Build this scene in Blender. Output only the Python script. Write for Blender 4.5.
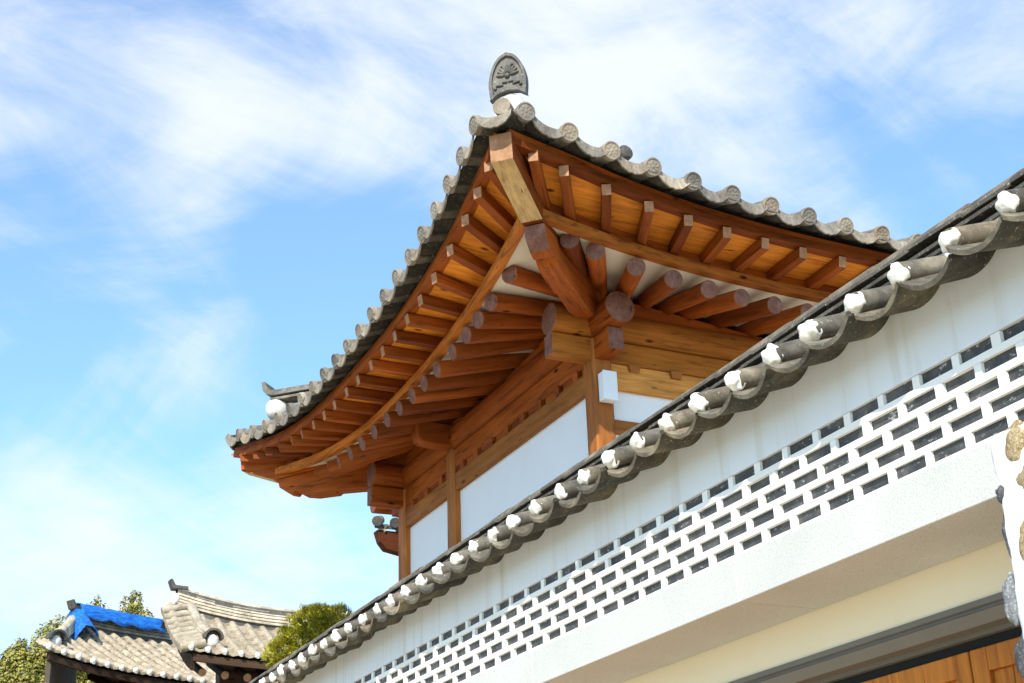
import bpy, bmesh, math, random
from mathutils import Vector, Matrix, noise
random.seed(7)
sc = bpy.context.scene
col = sc.collection
for o in list(bpy.data.objects): bpy.data.objects.remove(o)

# ------------------------------------------------------------------ camera
cam_d = bpy.data.cameras.new('camera'); cam = bpy.data.objects.new('camera', cam_d); col.objects.link(cam)
cam_d.sensor_width = 36; cam_d.lens = 36*1422/1024; cam_d.clip_start = .05; cam_d.clip_end = 4000
# exact axes: up from the vertical vanishing point, Y towards the wall's vanishing point
_f = 1422.0
_Z = Vector((-112, 3200, -_f)).normalized()
_Y = Vector((-740, -657.5, -_f)); _Y = (_Y - _Z*_Y.dot(_Z)).normalized()
_X = _Y.cross(_Z)
R3 = Matrix((_X, _Y, _Z))
cam.matrix_world = Matrix.Translation((0, 0, 1.6)) @ R3.to_4x4()
sc.camera = cam
def pixdir(px, py): return (R3 @ Vector((px-512, 341.5-py, -_f))).normalized()   # only used to aim cloud banks on the sky

# ------------------------------------------------------------------ light
SUN = Vector((-0.82, -1.0, 0.97)).normalized()
sun_d = bpy.data.lights.new('sun', 'SUN'); sun_d.energy = 4.6; sun_d.angle = math.radians(.55); sun_d.color = (1, .945, .86)
sun = bpy.data.objects.new('sun', sun_d); col.objects.link(sun)
sun.rotation_euler = SUN.to_track_quat('Z', 'Y').to_euler()
sun.location = (-20, -40, 50)
w = bpy.data.worlds.new('World'); sc.world = w; w.use_nodes = True
nt = w.node_tree; nt.nodes.clear()
def N(t, **k):
    n = nt.nodes.new(t)
    for a, b in k.items(): setattr(n, a, b)
    return n
out = N('ShaderNodeOutputWorld'); bg = N('ShaderNodeBackground'); bg.inputs[1].default_value = .125
sky = N('ShaderNodeTexSky', sky_type='NISHITA', sun_disc=False, sun_elevation=math.asin(SUN.z),
        sun_rotation=math.atan2(SUN.x, SUN.y), altitude=0, air_density=1.0, dust_density=.6, ozone_density=2.2)
tc = N('ShaderNodeTexCoord')
def math_(op, a, b=None, c=None, clamp=False):
    n = N('ShaderNodeMath', operation=op, use_clamp=clamp)
    for i, x in enumerate((a, b, c)):
        if x is None: continue
        if isinstance(x, (int, float)): n.inputs[i].default_value = x
        else: nt.links.new(x, n.inputs[i])
    return n.outputs[0]
def skynoise(scale, detail, rough, dist, st=(1,1,1), rot=(0,0,0), loc=(0,0,0)):
    m = N('ShaderNodeMapping'); m.inputs['Scale'].default_value = st; m.inputs['Rotation'].default_value = rot; m.inputs['Location'].default_value = loc
    nt.links.new(tc.outputs['Generated'], m.inputs[0])
    n = N('ShaderNodeTexNoise'); n.inputs['Scale'].default_value = scale; n.inputs['Detail'].default_value = detail
    n.inputs['Roughness'].default_value = rough; n.inputs['Distortion'].default_value = dist
    nt.links.new(m.outputs[0], n.inputs['Vector']); return n.outputs[0]
def streaks(a, b, scale, along, detail, rough, dist, off):
    """noise drawn out along the line of sky from pixel direction a to b"""
    e1 = (pixdir(*b)-pixdir(*a)).normalized(); n_ = pixdir((a[0]+b[0])/2, (a[1]+b[1])/2); e2 = n_.cross(e1).normalized(); e3 = e1.cross(e2)
    cb = N('ShaderNodeCombineXYZ')
    for q, (e, sc__) in enumerate(((e1, along), (e2, 1), (e3, 1))):
        v = N('ShaderNodeVectorMath', operation='DOT_PRODUCT'); nt.links.new(tc.outputs['Generated'], v.inputs[0]); v.inputs[1].default_value = e
        nt.links.new(math_('ADD', math_('MULTIPLY', v.outputs['Value'], sc__), off*(q+1)), cb.inputs[q])
    n = N('ShaderNodeTexNoise'); n.inputs['Scale'].default_value = scale; n.inputs['Detail'].default_value = detail
    n.inputs['Roughness'].default_value = rough; n.inputs['Distortion'].default_value = dist
    nt.links.new(cb.outputs[0], n.inputs['Vector']); return n.outputs[0]
n1 = streaks((0, 150), (620, 40), 9, .38, 9, .60, .7, 1.7)
n2 = streaks((120, 200), (360, 360), 14, .30, 9, .62, .6, 4.1)
n3 = skynoise(3.2, 5, .5, .4, (1, 1, 1), (0, 0, 0), (3.1, .2, 7.7))
dens = math_('ADD', math_('ADD', math_('MULTIPLY', n1, .75), math_('MULTIPLY', n2, .50)), math_('MULTIPLY_ADD', n3, .26, -.255))
# cloud banks: (pixel of its centre in the photograph, angular radius in degrees, weight)
for (px, py, rad, wt) in [(470,0,13,.17),(680,20,12,.17),(60,110,9,.16),(280,100,7,.08),(210,180,4,.06),(1000,-10,7,.12),(190,270,4.5,.06),(260,350,4,.08),
                          (150,385,3.5,.10),(30,470,6,-.02),(30,600,8,.22),(330,600,9,.17),(180,580,8,.10),(330,290,7,-.16),(160,480,4,-.05),(90,250,6,-.12),(200,520,4,-.06),
                          (130,30,5,-.02),(860,110,14,.06),(960,120,6,-.03),(560,150,4,.12),(300,25,4,-.03)]:
    d = pixdir(px, py)
    v = N('ShaderNodeVectorMath', operation='DOT_PRODUCT'); v.inputs[1].default_value = d
    nrm = N('ShaderNodeVectorMath', operation='NORMALIZE'); nt.links.new(tc.outputs['Generated'], nrm.inputs[0]); nt.links.new(nrm.outputs[0], v.inputs[0])
    mr = N('ShaderNodeMapRange', interpolation_type='SMOOTHERSTEP'); nt.links.new(v.outputs['Value'], mr.inputs['Value'])
    mr.inputs['From Min'].default_value = math.cos(math.radians(rad)); mr.inputs['From Max'].default_value = 1
    mr.inputs['To Min'].default_value = 0; mr.inputs['To Max'].default_value = wt
    dens = math_('ADD', dens, mr.outputs[0])
cl = N('ShaderNodeMapRange', interpolation_type='SMOOTHSTEP'); nt.links.new(dens, cl.inputs['Value'])
cl.inputs['From Min'].default_value = .45; cl.inputs['From Max'].default_value = .92; cl.inputs['To Min'].default_value = .12; cl.inputs['To Max'].default_value = .90
skm = N('ShaderNodeMix', data_type='RGBA', blend_type='MULTIPLY'); skm.inputs[0].default_value = 1
nt.links.new(sky.outputs[0], skm.inputs[6]); skm.inputs[7].default_value = (1.20, 1.72, 1.98, 1)
mx = N('ShaderNodeMix', data_type='RGBA'); nt.links.new(cl.outputs[0], mx.inputs[0]); nt.links.new(skm.outputs[2], mx.inputs[6])
mx.inputs[7].default_value = (6.1, 6.4, 6.75, 1)
nt.links.new(mx.outputs[2], bg.inputs[0]); nt.links.new(bg.outputs[0], out.inputs[0])
vs = sc.view_settings; vs.view_transform = 'Standard'; vs.look = 'None'; vs.gamma = 1; vs.exposure = .42; vs.use_curve_mapping = False

# ------------------------------------------------------------------ materials
def material(name, build, rough=.7, spec=.3):
    m = bpy.data.materials.new(name); m.use_nodes = True
    t = m.node_tree; b = t.nodes['Principled BSDF']
    b.inputs['Roughness'].default_value = rough; b.inputs['Specular IOR Level'].default_value = spec
    build(t, b); return m
class G:
    """small node helper: object coordinates shifted per object"""
    def __init__(s, t, b):
        s.t, s.b = t, b
        tc = t.nodes.new('ShaderNodeTexCoord'); oi = t.nodes.new('ShaderNodeObjectInfo')
        m = t.nodes.new('ShaderNodeMath'); m.operation = 'MULTIPLY'; m.inputs[1].default_value = 37; t.links.new(oi.outputs['Random'], m.inputs[0])
        a = t.nodes.new('ShaderNodeVectorMath'); a.operation = 'ADD'; t.links.new(tc.outputs['Object'], a.inputs[0]); t.links.new(m.outputs[0], a.inputs[1])
        s.co = a.outputs[0]; s.rnd = oi.outputs['Random']
    def noise(s, scale, detail=5, rough=.6, st=(1,1,1), dist=0, off=0):
        m = s.t.nodes.new('ShaderNodeMapping'); m.inputs['Scale'].default_value = st; m.inputs['Location'].default_value = (off, off, off)
        s.t.links.new(s.co, m.inputs[0])
        n = s.t.nodes.new('ShaderNodeTexNoise'); n.inputs['Scale'].default_value = scale; n.inputs['Detail'].default_value = detail
        n.inputs['Roughness'].default_value = rough; n.inputs['Distortion'].default_value = dist
        s.t.links.new(m.outputs[0], n.inputs['Vector']); return n.outputs[0]
    def voro(s, scale, st=(1,1,1)):
        m = s.t.nodes.new('ShaderNodeMapping'); m.inputs['Scale'].default_value = st; s.t.links.new(s.co, m.inputs[0])
        n = s.t.nodes.new('ShaderNodeTexVoronoi'); n.inputs['Scale'].default_value = scale; s.t.links.new(m.outputs[0], n.inputs['Vector']); return n
    def ramp(s, fac, stops):
        r = s.t.nodes.new('ShaderNodeValToRGB'); e = r.color_ramp.elements
        while len(e) < len(stops): e.new(.5)
        for i, (p, c) in enumerate(stops): e[i].position = p; e[i].color = (*c, 1) if len(c) == 3 else c
        s.t.links.new(fac, r.inputs[0]); return r.outputs[0]
    def mix(s, fac, a, b, mode='MIX'):
        m = s.t.nodes.new('ShaderNodeMix'); m.data_type = 'RGBA'; m.blend_type = mode
        for sock, x in ((m.inputs[0], fac), (m.inputs[6], a), (m.inputs[7], b)):
            if isinstance(x, (int, float)): sock.default_value = x
            elif isinstance(x, tuple): sock.default_value = (*x, 1)
            else: s.t.links.new(x, sock)
        return m.outputs[2]
    def col(s, c): s.t.links.new(c, s.b.inputs['Base Color'])
    def bump(s, h, strength=.3, dist=.01):
        n = s.t.nodes.new('ShaderNodeBump'); n.inputs['Strength'].default_value = strength; n.inputs['Distance'].default_value = dist
        s.t.links.new(h, n.inputs['Height']); s.t.links.new(n.outputs[0], s.b.inputs['Normal'])
def k(c, f): return tuple(x*f for x in c)
def wood(name, base, dark, axis=0, rough=.6, var=.45, spec=.12):
    st = [9, 9, 9]; st[axis] = .8
    kst = [3.2, 3.2, 3.2]; kst[axis] = 1.3
    def f(t, b):
        g = G(t, b)
        grain = g.noise(2.2, 7, .62, tuple(st), .5)
        c = g.ramp(grain, [(.25, k(dark, .8)), (.45, k(base, .8)), (.6, base), (.8, k(base, 1.25))])
        big = g.ramp(g.noise(1.1, 3, .5, off=4), [(.3, (.72,.68,.66)), (.7, (1.12,1.1,1.06))])
        c = g.mix(1, c, big, 'MULTIPLY')
        tint = g.ramp(g.rnd, [(0, (1-var, 1-var*1.15, 1-var*1.25)), (.5, (1,1,1)), (1, (1+var*.6, 1+var*.55, 1+var*.5))])
        c = g.mix(1, c, tint, 'MULTIPLY')
        v = g.voro(1.5, tuple(kst)); kn = g.ramp(v.outputs['Distance'], [(.05, (1,1,1)), (.13, (0,0,0))])
        c = g.mix(kn, c, k(dark, .3)); g.col(c); cr = g.ramp(g.noise(1.6, 4, .6, tuple(a*1.6 for a in st), 1.0, 11), [(.30, (.30,.26,.24)), (.345, (1,1,1))]); c = g.mix(1, c, cr, 'MULTIPLY'); g.col(c); g.bump(grain, .5, .006)
    return material(name, f, rough, spec)
ORG, DRK = (.32,.078,.011), (.075,.016,.004)
M = {}
M['wood'] = wood('varnished_pine', ORG, DRK)
M['beam'] = wood('lit_beam_pine', (.44,.155,.024), (.17,.045,.008))  # lighter pine for the right-side purlin and tie: light there is painted in
M['lintel'] = wood('lit_lintel_pine', (.66,.30,.070), (.30,.11,.022))  # lighter copy of the lintel pine, right side's light put into the colour
M['wood_light'] = wood('light_pine', (.46,.175,.038), (.19,.06,.014))
M['wood_y'] = wood('varnished_pine_y', ORG, DRK, 1)
M['wood_z'] = wood('varnished_pine_z', (.40,.145,.036), DRK, 2)
M['batten'] = wood('batten_pine', (.52,.17,.026), DRK)
M['board'] = wood('soffit_pine', (.84,.285,.030), (.36,.09,.010), 0, .6, .15)
M['board_y'] = wood('soffit_pine_y', (.84,.285,.030), (.36,.09,.010), 0, .6, .15)
M['door'] = wood('door_pine', (.46,.165,.028), (.24,.075,.012), 2, .45)
M['raw'] = wood('raw_pine', (.66,.44,.20), (.40,.24,.09), 0, .6, .1)
M['old_wood'] = wood('old_dark_wood', (.07,.042,.026), (.03,.018,.012))
def endgrain(t, b):
    g = G(t, b); c = g.ramp(g.noise(9, 6, .7), [(.3, (.13,.056,.040)), (.55, (.205,.098,.072)), (.75, (.29,.155,.115))])
    cr = g.ramp(g.noise(5, 3, .6, (1, 6, 1.5), 2), [(.34, (.35,.3,.28)), (.40, (1,1,1))])
    g.col(g.mix(1, c, cr, 'MULTIPLY'))
M['end'] = material('painted_end_grain', endgrain, .75, .2)
def paleend(t, b):
    g = G(t, b); g.col(g.ramp(g.noise(14, 5, .7), [(.3, (.27,.12,.055)), (.6, (.42,.22,.115)), (.8, (.58,.38,.25))]))
M['pale_end'] = material('pale_end_grain', paleend, .7, .2)
def tile_(lo, mid, hi, moss=(.10,.085,.045)):
    def f(t, b):
        g = G(t, b)
        c = g.ramp(g.noise(5, 8, .7, dist=.4), [(.28, lo), (.5, mid), (.74, hi)])
        c = g.mix(g.ramp(g.noise(22, 5, .7, off=9), [(.56, (0,0,0)), (.72, (.6,.6,.6))]), c, moss)
        c = g.mix(g.ramp(g.noise(60, 3, .6, off=3), [(.62, (0,0,0)), (.72, (.7,.7,.7))]), c, (.42,.40,.36))
        tint = g.ramp(g.rnd, [(0, (.62,.62,.64)), (.35, (.95,.93,.9)), (.6, (1.1,.98,.84)), (.8, (.85,.85,.86)), (1, (1.4,1.32,1.2))])
        g.col(g.mix(1, c, tint, 'MULTIPLY')); g.bump(g.noise(40, 5, .7), .5, .004)
    return f
M['tile'] = material('weathered_clay_tile', tile_((.05,.047,.04), (.125,.115,.098), (.27,.245,.205)), .8, .25)
M['tile_end'] = material('pale_tile_face', tile_((.12,.102,.08), (.24,.208,.165), (.40,.35,.285), (.10,.085,.05)), .85, .2)
M['tile_dark'] = material('dark_grey_tile', tile_((.035,.034,.031), (.075,.070,.062), (.15,.138,.115), (.055,.046,.025)), .6, .4)
M['tile_old'] = material('mossy_wall_tile', tile_((.05,.045,.036), (.145,.128,.096), (.35,.305,.22), (.085,.072,.036)), .8, .25)
M['tile_under'] = material('shaded_tile_underside', tile_((.018,.018,.016), (.04,.038,.032), (.11,.095,.06), (.05,.042,.02)), .8, .2)  # less bleached undersides, darkened so the colour carries the shade beneath tiles and courses
M['course'] = material('sooty_flat_tile', tile_((.028,.026,.023), (.075,.068,.055), (.20,.175,.13), (.055,.047,.025)), .8, .25)
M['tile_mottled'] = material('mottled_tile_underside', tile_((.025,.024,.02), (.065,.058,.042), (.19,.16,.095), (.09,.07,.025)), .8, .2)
M['tile_far'] = material('sunbleached_tile', tile_((.15,.13,.095), (.36,.315,.24), (.56,.50,.385), (.16,.13,.07)), .85, .2)
def plaster_(base, dirt, amt=.5, bump=.25):
    def f(t, b):
        g = G(t, b)
        c = g.mix(g.ramp(g.noise(1.7, 6, .65, dist=.3), [(.42, (0,0,0)), (.75, (amt,)*3)]), base, dirt)
        c = g.mix(g.ramp(g.noise(45, 4, .7, off=5), [(.60, (0,0,0)), (.75, (amt*.5,)*3)]), c, k(dirt, .8))
        g.col(c); g.bump(g.noise(60, 5, .7), bump, .003)
    return f
M['plaster'] = material('white_lime_plaster', plaster_((.70,.72,.75), (.60,.60,.60)), .85, .2)
def streaky(t, b):
    g = G(t, b)
    c = g.mix(g.ramp(g.noise(1.3, 6, .65, dist=.3), [(.42, (0,0,0)), (.75, (.5,.5,.5))]), (.70,.72,.75), (.60,.60,.60))
    c = g.mix(g.ramp(g.noise(1.0, 5, .6, (3, 9, .6), off=3), [(.50, (0,0,0)), (.72, (.75,.75,.75))]), c, (.56,.54,.50))
    g.col(c); g.bump(g.noise(50, 5, .7), .3, .003)
M['plaster'] = material('streaked_lime_plaster', streaky, .85, .2)
M['panel'] = material('smooth_white_plaster', plaster_((.80,.80,.80), (.72,.72,.72), .4, .1), .85, .2)
M['cream'] = material('cream_plaster', plaster_((.80,.71,.54), (.74,.64,.46), .4, .1), .85, .2)
M['lump'] = material('white_plaster_lump', plaster_((.80,.78,.73), (.42,.35,.24), .8, .9), .9, .15)
M['mortar'] = material('white_mortar', plaster_((.82,.81,.78), (.66,.62,.56), .5, .4), .85, .2)
def brickm(t, b):
    g = G(t, b); c = g.ramp(g.noise(5, 7, .75), [(.3, (.022,.021,.021)), (.5, (.055,.053,.050)), (.66, (.11,.10,.09)), (.8, (.22,.20,.175))])
    c = g.mix(g.ramp(g.noise(18, 5, .75, (1, 1, 2), off=7), [(.60, (0,0,0)), (.66, (.8,.8,.8))]), c, (.46,.44,.41))
    g.col(c); g.bump(g.noise(70, 4, .7), .5, .003)
M['brick'] = material('dark_grey_brick', brickm, .55, .4)
def granite(t, b):
    g = G(t, b)
    c = g.ramp(g.noise(120, 2, .8), [(.33, (.38,.37,.34)), (.43, (.50,.49,.46)), (.6, (.58,.57,.54)), (.7, (.46,.42,.36))])
    g.col(g.mix(1, c, g.ramp(g.noise(2, 4, .5), [(.3, (.93,.92,.90)), (.7, (1.04,1.03,1.02))]), 'MULTIPLY'))
M['granite'] = material('pale_granite', granite, .6, .3)
def flat(c, v=.15, sc_=6):
    def f(t, b):
        g = G(t, b); g.col(g.ramp(g.noise(sc_, 5, .6), [(.3, k(c, 1-v)), (.7, k(c, 1+v))]))
    return f
M['frame'] = material('grey_brown_painted_metal', flat((.15,.135,.115), .08, 3), .5, .4)
M['brown'] = wood('brown_old_pine', (.17,.050,.014), (.06,.018,.006))
M['old_wall'] = material('weathered_clay_wall', flat((.13,.10,.07), .2, 3), .9)
M['black'] = material('dark_gap', flat((.012,.012,.012)), .8)
M['white_plastic'] = material('white_plastic', flat((.78,.79,.80), .03), .4, .4)
def stonem(a, bb, cc):
    def f(t, b):
        g = G(t, b); c = g.ramp(g.noise(26, 8, .78), [(.3, a), (.5, bb), (.68, cc)])
        c = g.mix(g.ramp(g.noise(110, 2, .7, off=5), [(.56, (0,0,0)), (.66, (.8,.8,.8))]), c, k(cc, 1.25))
        g.col(c); g.bump(g.noise(40, 6, .75), .9, .012)
    return f
M['stone_tan'] = material('tan_stone', stonem((.14,.09,.04), (.34,.25,.13), (.55,.45,.29)), .85, .2)
M['stone_grey'] = material('grey_stone', stonem((.08,.085,.09), (.19,.20,.21), (.38,.39,.39)), .85, .2)
M['stone_dark'] = material('dark_stone', stonem((.03,.03,.035), (.07,.07,.075), (.16,.155,.15)), .8, .3)
M['asphalt'] = material('asphalt', flat((.058,.055,.05), .3, 30), .9)
M['earth'] = material('dry_ground', flat((.24,.20,.14), .3, 2), .95)
M['paving'] = material('courtyard_sand', flat((.50,.43,.33), .12, 4), .9)
M['setts'] = material('warm_granite_setts', flat((.68,.58,.38), .12, 9), .9)
M['pavement'] = material('concrete_pavement', flat((.62,.54,.38), .12, 4), .9)
def leaf(a, bb, cc):
    def f(t, b):
        g = G(t, b); g.col(g.ramp(g.noise(3.2, 4, .7), [(.3, a), (.5, bb), (.72, cc)]))
        b.inputs['Transmission Weight'].default_value = 0
    return f
M['pine'] = material('pine_needles', leaf((.17,.19,.016), (.42,.39,.035), (.58,.50,.06)), .6, .3)
M['juniper'] = material('juniper_foliage', leaf((.13,.135,.026), (.30,.27,.055), (.43,.37,.10)), .7, .2)
M['bark'] = material('bark', flat((.12,.08,.05), .35, 12), .9)
def tarpm(t, b):
    g = G(t, b); g.col(g.ramp(g.noise(5, 5, .6, (1, 4, 4)), [(.35, (.004,.07,.34)), (.6, (.012,.19,.62)), (.78, (.10,.38,.80))])); g.bump(g.noise(6, 4, .6, (1, 5, 5)), .8, .05)
M['tarp'] = material('blue_tarpaulin', tarpm, .45, .4)

# ------------------------------------------------------------------ mesh helpers
WM = {}
def tag(o, label=None, cat=None, group=None, kind=None):
    if label: o['label'] = label
    if cat: o['category'] = cat
    if group: o['group'] = group
    if kind: o['kind'] = kind
    return o
def thing(name, loc, label, cat, group=None):
    o = bpy.data.objects.new(name, None); col.objects.link(o); o.location = loc; o.empty_display_size = .3
    WM[o] = Matrix.Translation(loc); return tag(o, label, cat, group)
class MB:
    def __init__(s): s.v = []; s.f = []; s.m = []; s.M = Matrix()
    def add(s, vs, fs, mi=0):
        n = len(s.v); s.v += [s.M @ Vector(v) for v in vs]
        for i, f in enumerate(fs):
            s.f.append([a+n for a in f]); s.m.append(mi[i] if isinstance(mi, list) else mi)
    def hexa(s, p, mi=0):   # 0-3 bottom ccw, 4-7 top
        s.add(p, [(3,2,1,0),(4,5,6,7),(0,1,5,4),(1,2,6,5),(2,3,7,6),(3,0,4,7)], mi)
    def box(s, x0, x1, y0, y1, z0, z1, mi=0, j=0):
        r = lambda a: a + (random.uniform(-j, j) if j else 0)
        s.hexa([(r(x),r(y),r(z)) for z in (z0,z1) for x,y in ((x0,y0),(x1,y0),(x1,y1),(x0,y1))], mi)
    def loft(s, rings, mi=0, closed=True, cap0=True, cap1=True, cm=None):
        n = len(rings[0]); vs = [p for r in rings for p in r]; fs = []; ms = []
        for i in range(len(rings)-1):
            for j in range(n if closed else n-1):
                a = i*n+j; b = i*n+(j+1) % n
                fs.append((a, b, b+n, a+n)); ms.append(mi)
        cm = mi if cm is None else cm
        if closed and cap0: fs.append(tuple(range(n-1, -1, -1))); ms.append(cm)
        if closed and cap1: fs.append(tuple((len(rings)-1)*n+j for j in range(n))); ms.append(cm)
        s.add(vs, fs, ms)
    def cyl(s, p0, p1, r0, r1, n=12, mi=0, cm=None):
        p0, p1 = Vector(p0), Vector(p1); q = (p1-p0).to_track_quat('X', 'Z')
        s.loft([[p + q @ Vector((0, r*math.cos(a), r*math.sin(a))) for a in [2*math.pi*i/n for i in range(n)]] for p, r in ((p0,r0),(p1,r1))], mi, cm=cm)
    def prism(s, prof, y0, y1, mi=0, cm=None):   # profile in x,z extruded along y
        s.loft([[(x, y, z) for x, z in prof] for y in (y0, y1)], mi, cm=cm)
    def ell(s, c, r, nu=10, nv=7, mi=0, jit=0, q=None):
        rings = []; c = Vector(c)
        for i in range(nv+1):
            th = math.pi*i/nv; ring = []
            for jn in range(nu):
                ph = 2*math.pi*jn/nu
                p = Vector((math.sin(th)*math.cos(ph), math.sin(th)*math.sin(ph), -math.cos(th)))
                kk = 1 + (noise.noise(p*1.7 + c*9)*jit if jit else 0)
                p = Vector((p.x*r[0]*kk, p.y*r[1]*kk, p.z*r[2]*kk))
                if q: p = q @ p
                ring.append(c+p)
            rings.append(ring)
        s.loft(rings, mi, cap0=False, cap1=False)
    def build(s, name, mats, parent=None, Mw=None, bevel=0, smooth=False, label=None, seg=2):
        if not isinstance(mats, (list, tuple)): mats = [mats]
        if Mw is None:
            c = Vector((0,0,0))
            for v in s.v: c += v
            c /= max(1, len(s.v)); vs = [v-c for v in s.v]; Mw = Matrix.Translation(c)
        else: vs = s.v
        me = bpy.data.meshes.new(name); me.from_pydata([tuple(v) for v in vs], [], s.f)
        for m in mats: me.materials.append(m)
        me.polygons.foreach_set('material_index', s.m)
        me.validate(); me.update()
        bm = bmesh.new(); bm.from_mesh(me); bmesh.ops.remove_doubles(bm, verts=bm.verts, dist=1e-5); bmesh.ops.recalc_face_normals(bm, faces=bm.faces); bm.to_mesh(me); bm.free()
        if smooth:
            me.polygons.foreach_set('use_smooth', [True]*len(me.polygons))
            try: me.set_sharp_from_angle(angle=math.radians(40))
            except Exception: pass
        o = bpy.data.objects.new(name, me); col.objects.link(o); put(o, parent, Mw)
        if bevel:
            b = o.modifiers.new('bevel', 'BEVEL'); b.width = bevel; b.segments = seg; b.limit_method = 'ANGLE'; b.angle_limit = math.radians(35)
        if label: o['label'] = label
        return o
def put(o, parent, Mw):
    WM[o] = Mw.copy()
    if parent is not None:
        o.parent = parent; o.matrix_basis = WM[parent].inverted() @ Mw
    else: o.matrix_basis = Mw
def copy_obj(o, parent, Mw):
    c = o.copy(); col.objects.link(c); c.parent = None; c.matrix_parent_inverse = Matrix(); put(c, parent, Mw); return c
def frame(p, xdir, up=(0,0,1)):
    x = Vector(xdir).normalized(); z = Vector(up); y = z.cross(x).normalized(); z = x.cross(y)
    m = Matrix((x, y, z)).transposed().to_4x4(); m.translation = Vector(p); return m
def member(name, p0, p1, w, h, mats, parent, up=(0,0,1), bevel=.008, rnd=False, r=None, n=20, cm=None, r1=None, label=None):
    p0, p1 = Vector(p0), Vector(p1); L = (p1-p0).length; mb = MB()
    if rnd:
        rr = r; r1 = r1 or r
        xs = [0, L*.25, L*.5, L*.75, L-.004, L]; rs = [rr+(r1-rr)*x/L for x in xs]; rs[-1] -= .006
        mb.loft([[(x, q*math.cos(a), q*math.sin(a)) for a in [2*math.pi*i/n for i in range(n)]] for x, q in zip(xs, rs)], 0, cm=cm)
    else:
        mb.box(0, L, -w/2, w/2, -h/2, h/2, [0, 0, 0, 0 if cm is None else cm, 0, 0] if cm is None else [0,0,0,cm,0,cm])
    return mb.build(name, mats, parent, frame(p0, p1-p0, up), bevel if not rnd else 0, rnd, label)

# ------------------------------------------------------------------ ground, street, courtyard
def ground_z(x, y):
    def ss(a, b, t): t = max(0, min(1, (t-a)/(b-a))); return t*t*(3-2*t)
    return 4.6*ss(18, 29, y) + 5.5*ss(30, 62, y) - 4*ss(90, 400, y)
mb = MB(); xs = [-1500,-400,-120,-40,-12,0,2,3.9,6,10,16,24,40,120,400,1500]; ys = [-1500,-400,-100,-30,-5,5,10,15,18,20,22,24,26,28,30,34,38,42,48,54,60,70,90,150,300,500,1500]
mb.add([(x, y, ground_z(x, y)-.02) for y in ys for x in xs], [(j*len(xs)+i, j*len(xs)+i+1, (j+1)*len(xs)+i+1, (j+1)*len(xs)+i) for j in range(len(ys)-1) for i in range(len(xs)-1)])
tag(mb.build('ground', M['earth'], smooth=True), kind='structure')
mb = MB(); mb.box(-4.5, 2.6, -30, 18, -.3, 0); tag(mb.build('street', M['setts']), kind='structure')
mb = MB(); mb.box(2.6, 3.95, -30, 18, -.3, .12); tag(mb.build('pavement', M['pavement'], bevel=.02), kind='structure')
mb = MB(); mb.box(4.9, 15.5, -2, 24, 3.1, 3.3); tag(mb.build('courtyard_floor', M['paving']), kind='structure')
mb = MB(); mb.box(-11, -4.5, -30, 18, -.3, .10); tag(mb.build('far_pavement', M['pavement']), kind='structure')

# ------------------------------------------------------------------ the wooden house
X0, Y0, LX, LY = 6.5, 11.435, 5.4, 5.415     # corner of its posts; length of its two sides
CUR = {  # eave curves: overhang and height at mid-side and at the corners
 'batten': dict(ec=1.336, zc=7.93, emL=.878, zmL=7.797, peL=2.045, pzL=2.431, sh=.224, emR=.874, zmR=7.892, peR=2.52, pzR=2.53, zcF=8.0),
 'buyeon': dict(ec=1.876, zc=8.204, emL=1.437, zmL=7.848, peL=2.452, pzL=2.677, sh=.201, emR=1.422, zmR=7.962, peR=2.481, pzR=2.706, zcF=8.25),
 'rafter': dict(ec=1.144, zc=7.93, emL=.958, zmL=7.602, peL=2.794, pzL=2.818, sh=.247, emR=.957, zmR=7.649, peR=2.721, pzR=3.15, zcF=7.82),
 'tile': dict(ec=2.027, zc=8.607, emL=1.626, zmL=8.213, peL=2.303, pzL=2.382, sh=.249, emR=1.661, zmR=8.306, peR=1.963, pzR=2.904, zcF=8.704)}
SIDES = {'L': LY, 'R': LX, 'F': LY, 'B': LX}
def P(side, s, e, z):
    return Vector({'L': (X0-e, Y0+s, z), 'R': (X0+s, Y0-e, z), 'F': (X0+LX+e, Y0+s, z), 'B': (X0+s, Y0+LY+e, z)}[side])
def OUT(side): return Vector({'L': (-1,0,0), 'R': (0,-1,0), 'F': (1,0,0), 'B': (0,1,0)}[side])
def ev(kind, side, s):
    c = CUR[kind]; L = SIDES[side]; t = (s-L/2)/(L/2+c['ec']); t = max(-1, min(1, t)); lr = 'L' if side in 'LF' else 'R'
    if lr == 'L':
        sh = c['sh']; tt = (t-sh)/(1+sh) if t < sh else (t-sh)/(1-sh); zc = c['zc'] if tt < 0 else c['zcF']
    else:
        tt = t; zc = c['zc'] if side == 'R' else c['zcF']
    a = abs(tt)
    return c['em'+lr]+(c['ec']-c['em'+lr])*a**c['pe'+lr], c['zm'+lr]+(zc-c['zm'+lr])*a**c['pz'+lr]
house = thing('wooden_house', (X0+LX/2, Y0+LY/2, 3.3), 'large timber hanok with upswept tiled eaves and exposed orange rafters behind the wall', 'house')
PW = .22
posts = {}
for nm, x, y in [('corner', X0, Y0), ('mid', X0, 15.0-.0), ('far', X0, Y0+LY-PW), ('r1', X0+2.7, Y0), ('r2', X0+LX-PW, Y0), ('b', X0+LX-PW, Y0+LY-PW)]:
    mb = MB(); mb.box(x, x+PW, y, y+PW, 3.45, 7.46); mb.box(x+.02, x+PW-.02, y+.02, y+PW-.02, 7.46, 7.6)
    posts[nm] = mb.build('post', M['wood_z'], house, bevel=.022, seg=1)
    mb = MB(); mb.box(x-.06, x+PW+.06, y-.06, y+PW+.06, 3.3, 3.45); mb.build('base_stone', M['granite'], house, bevel=.015)
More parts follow.
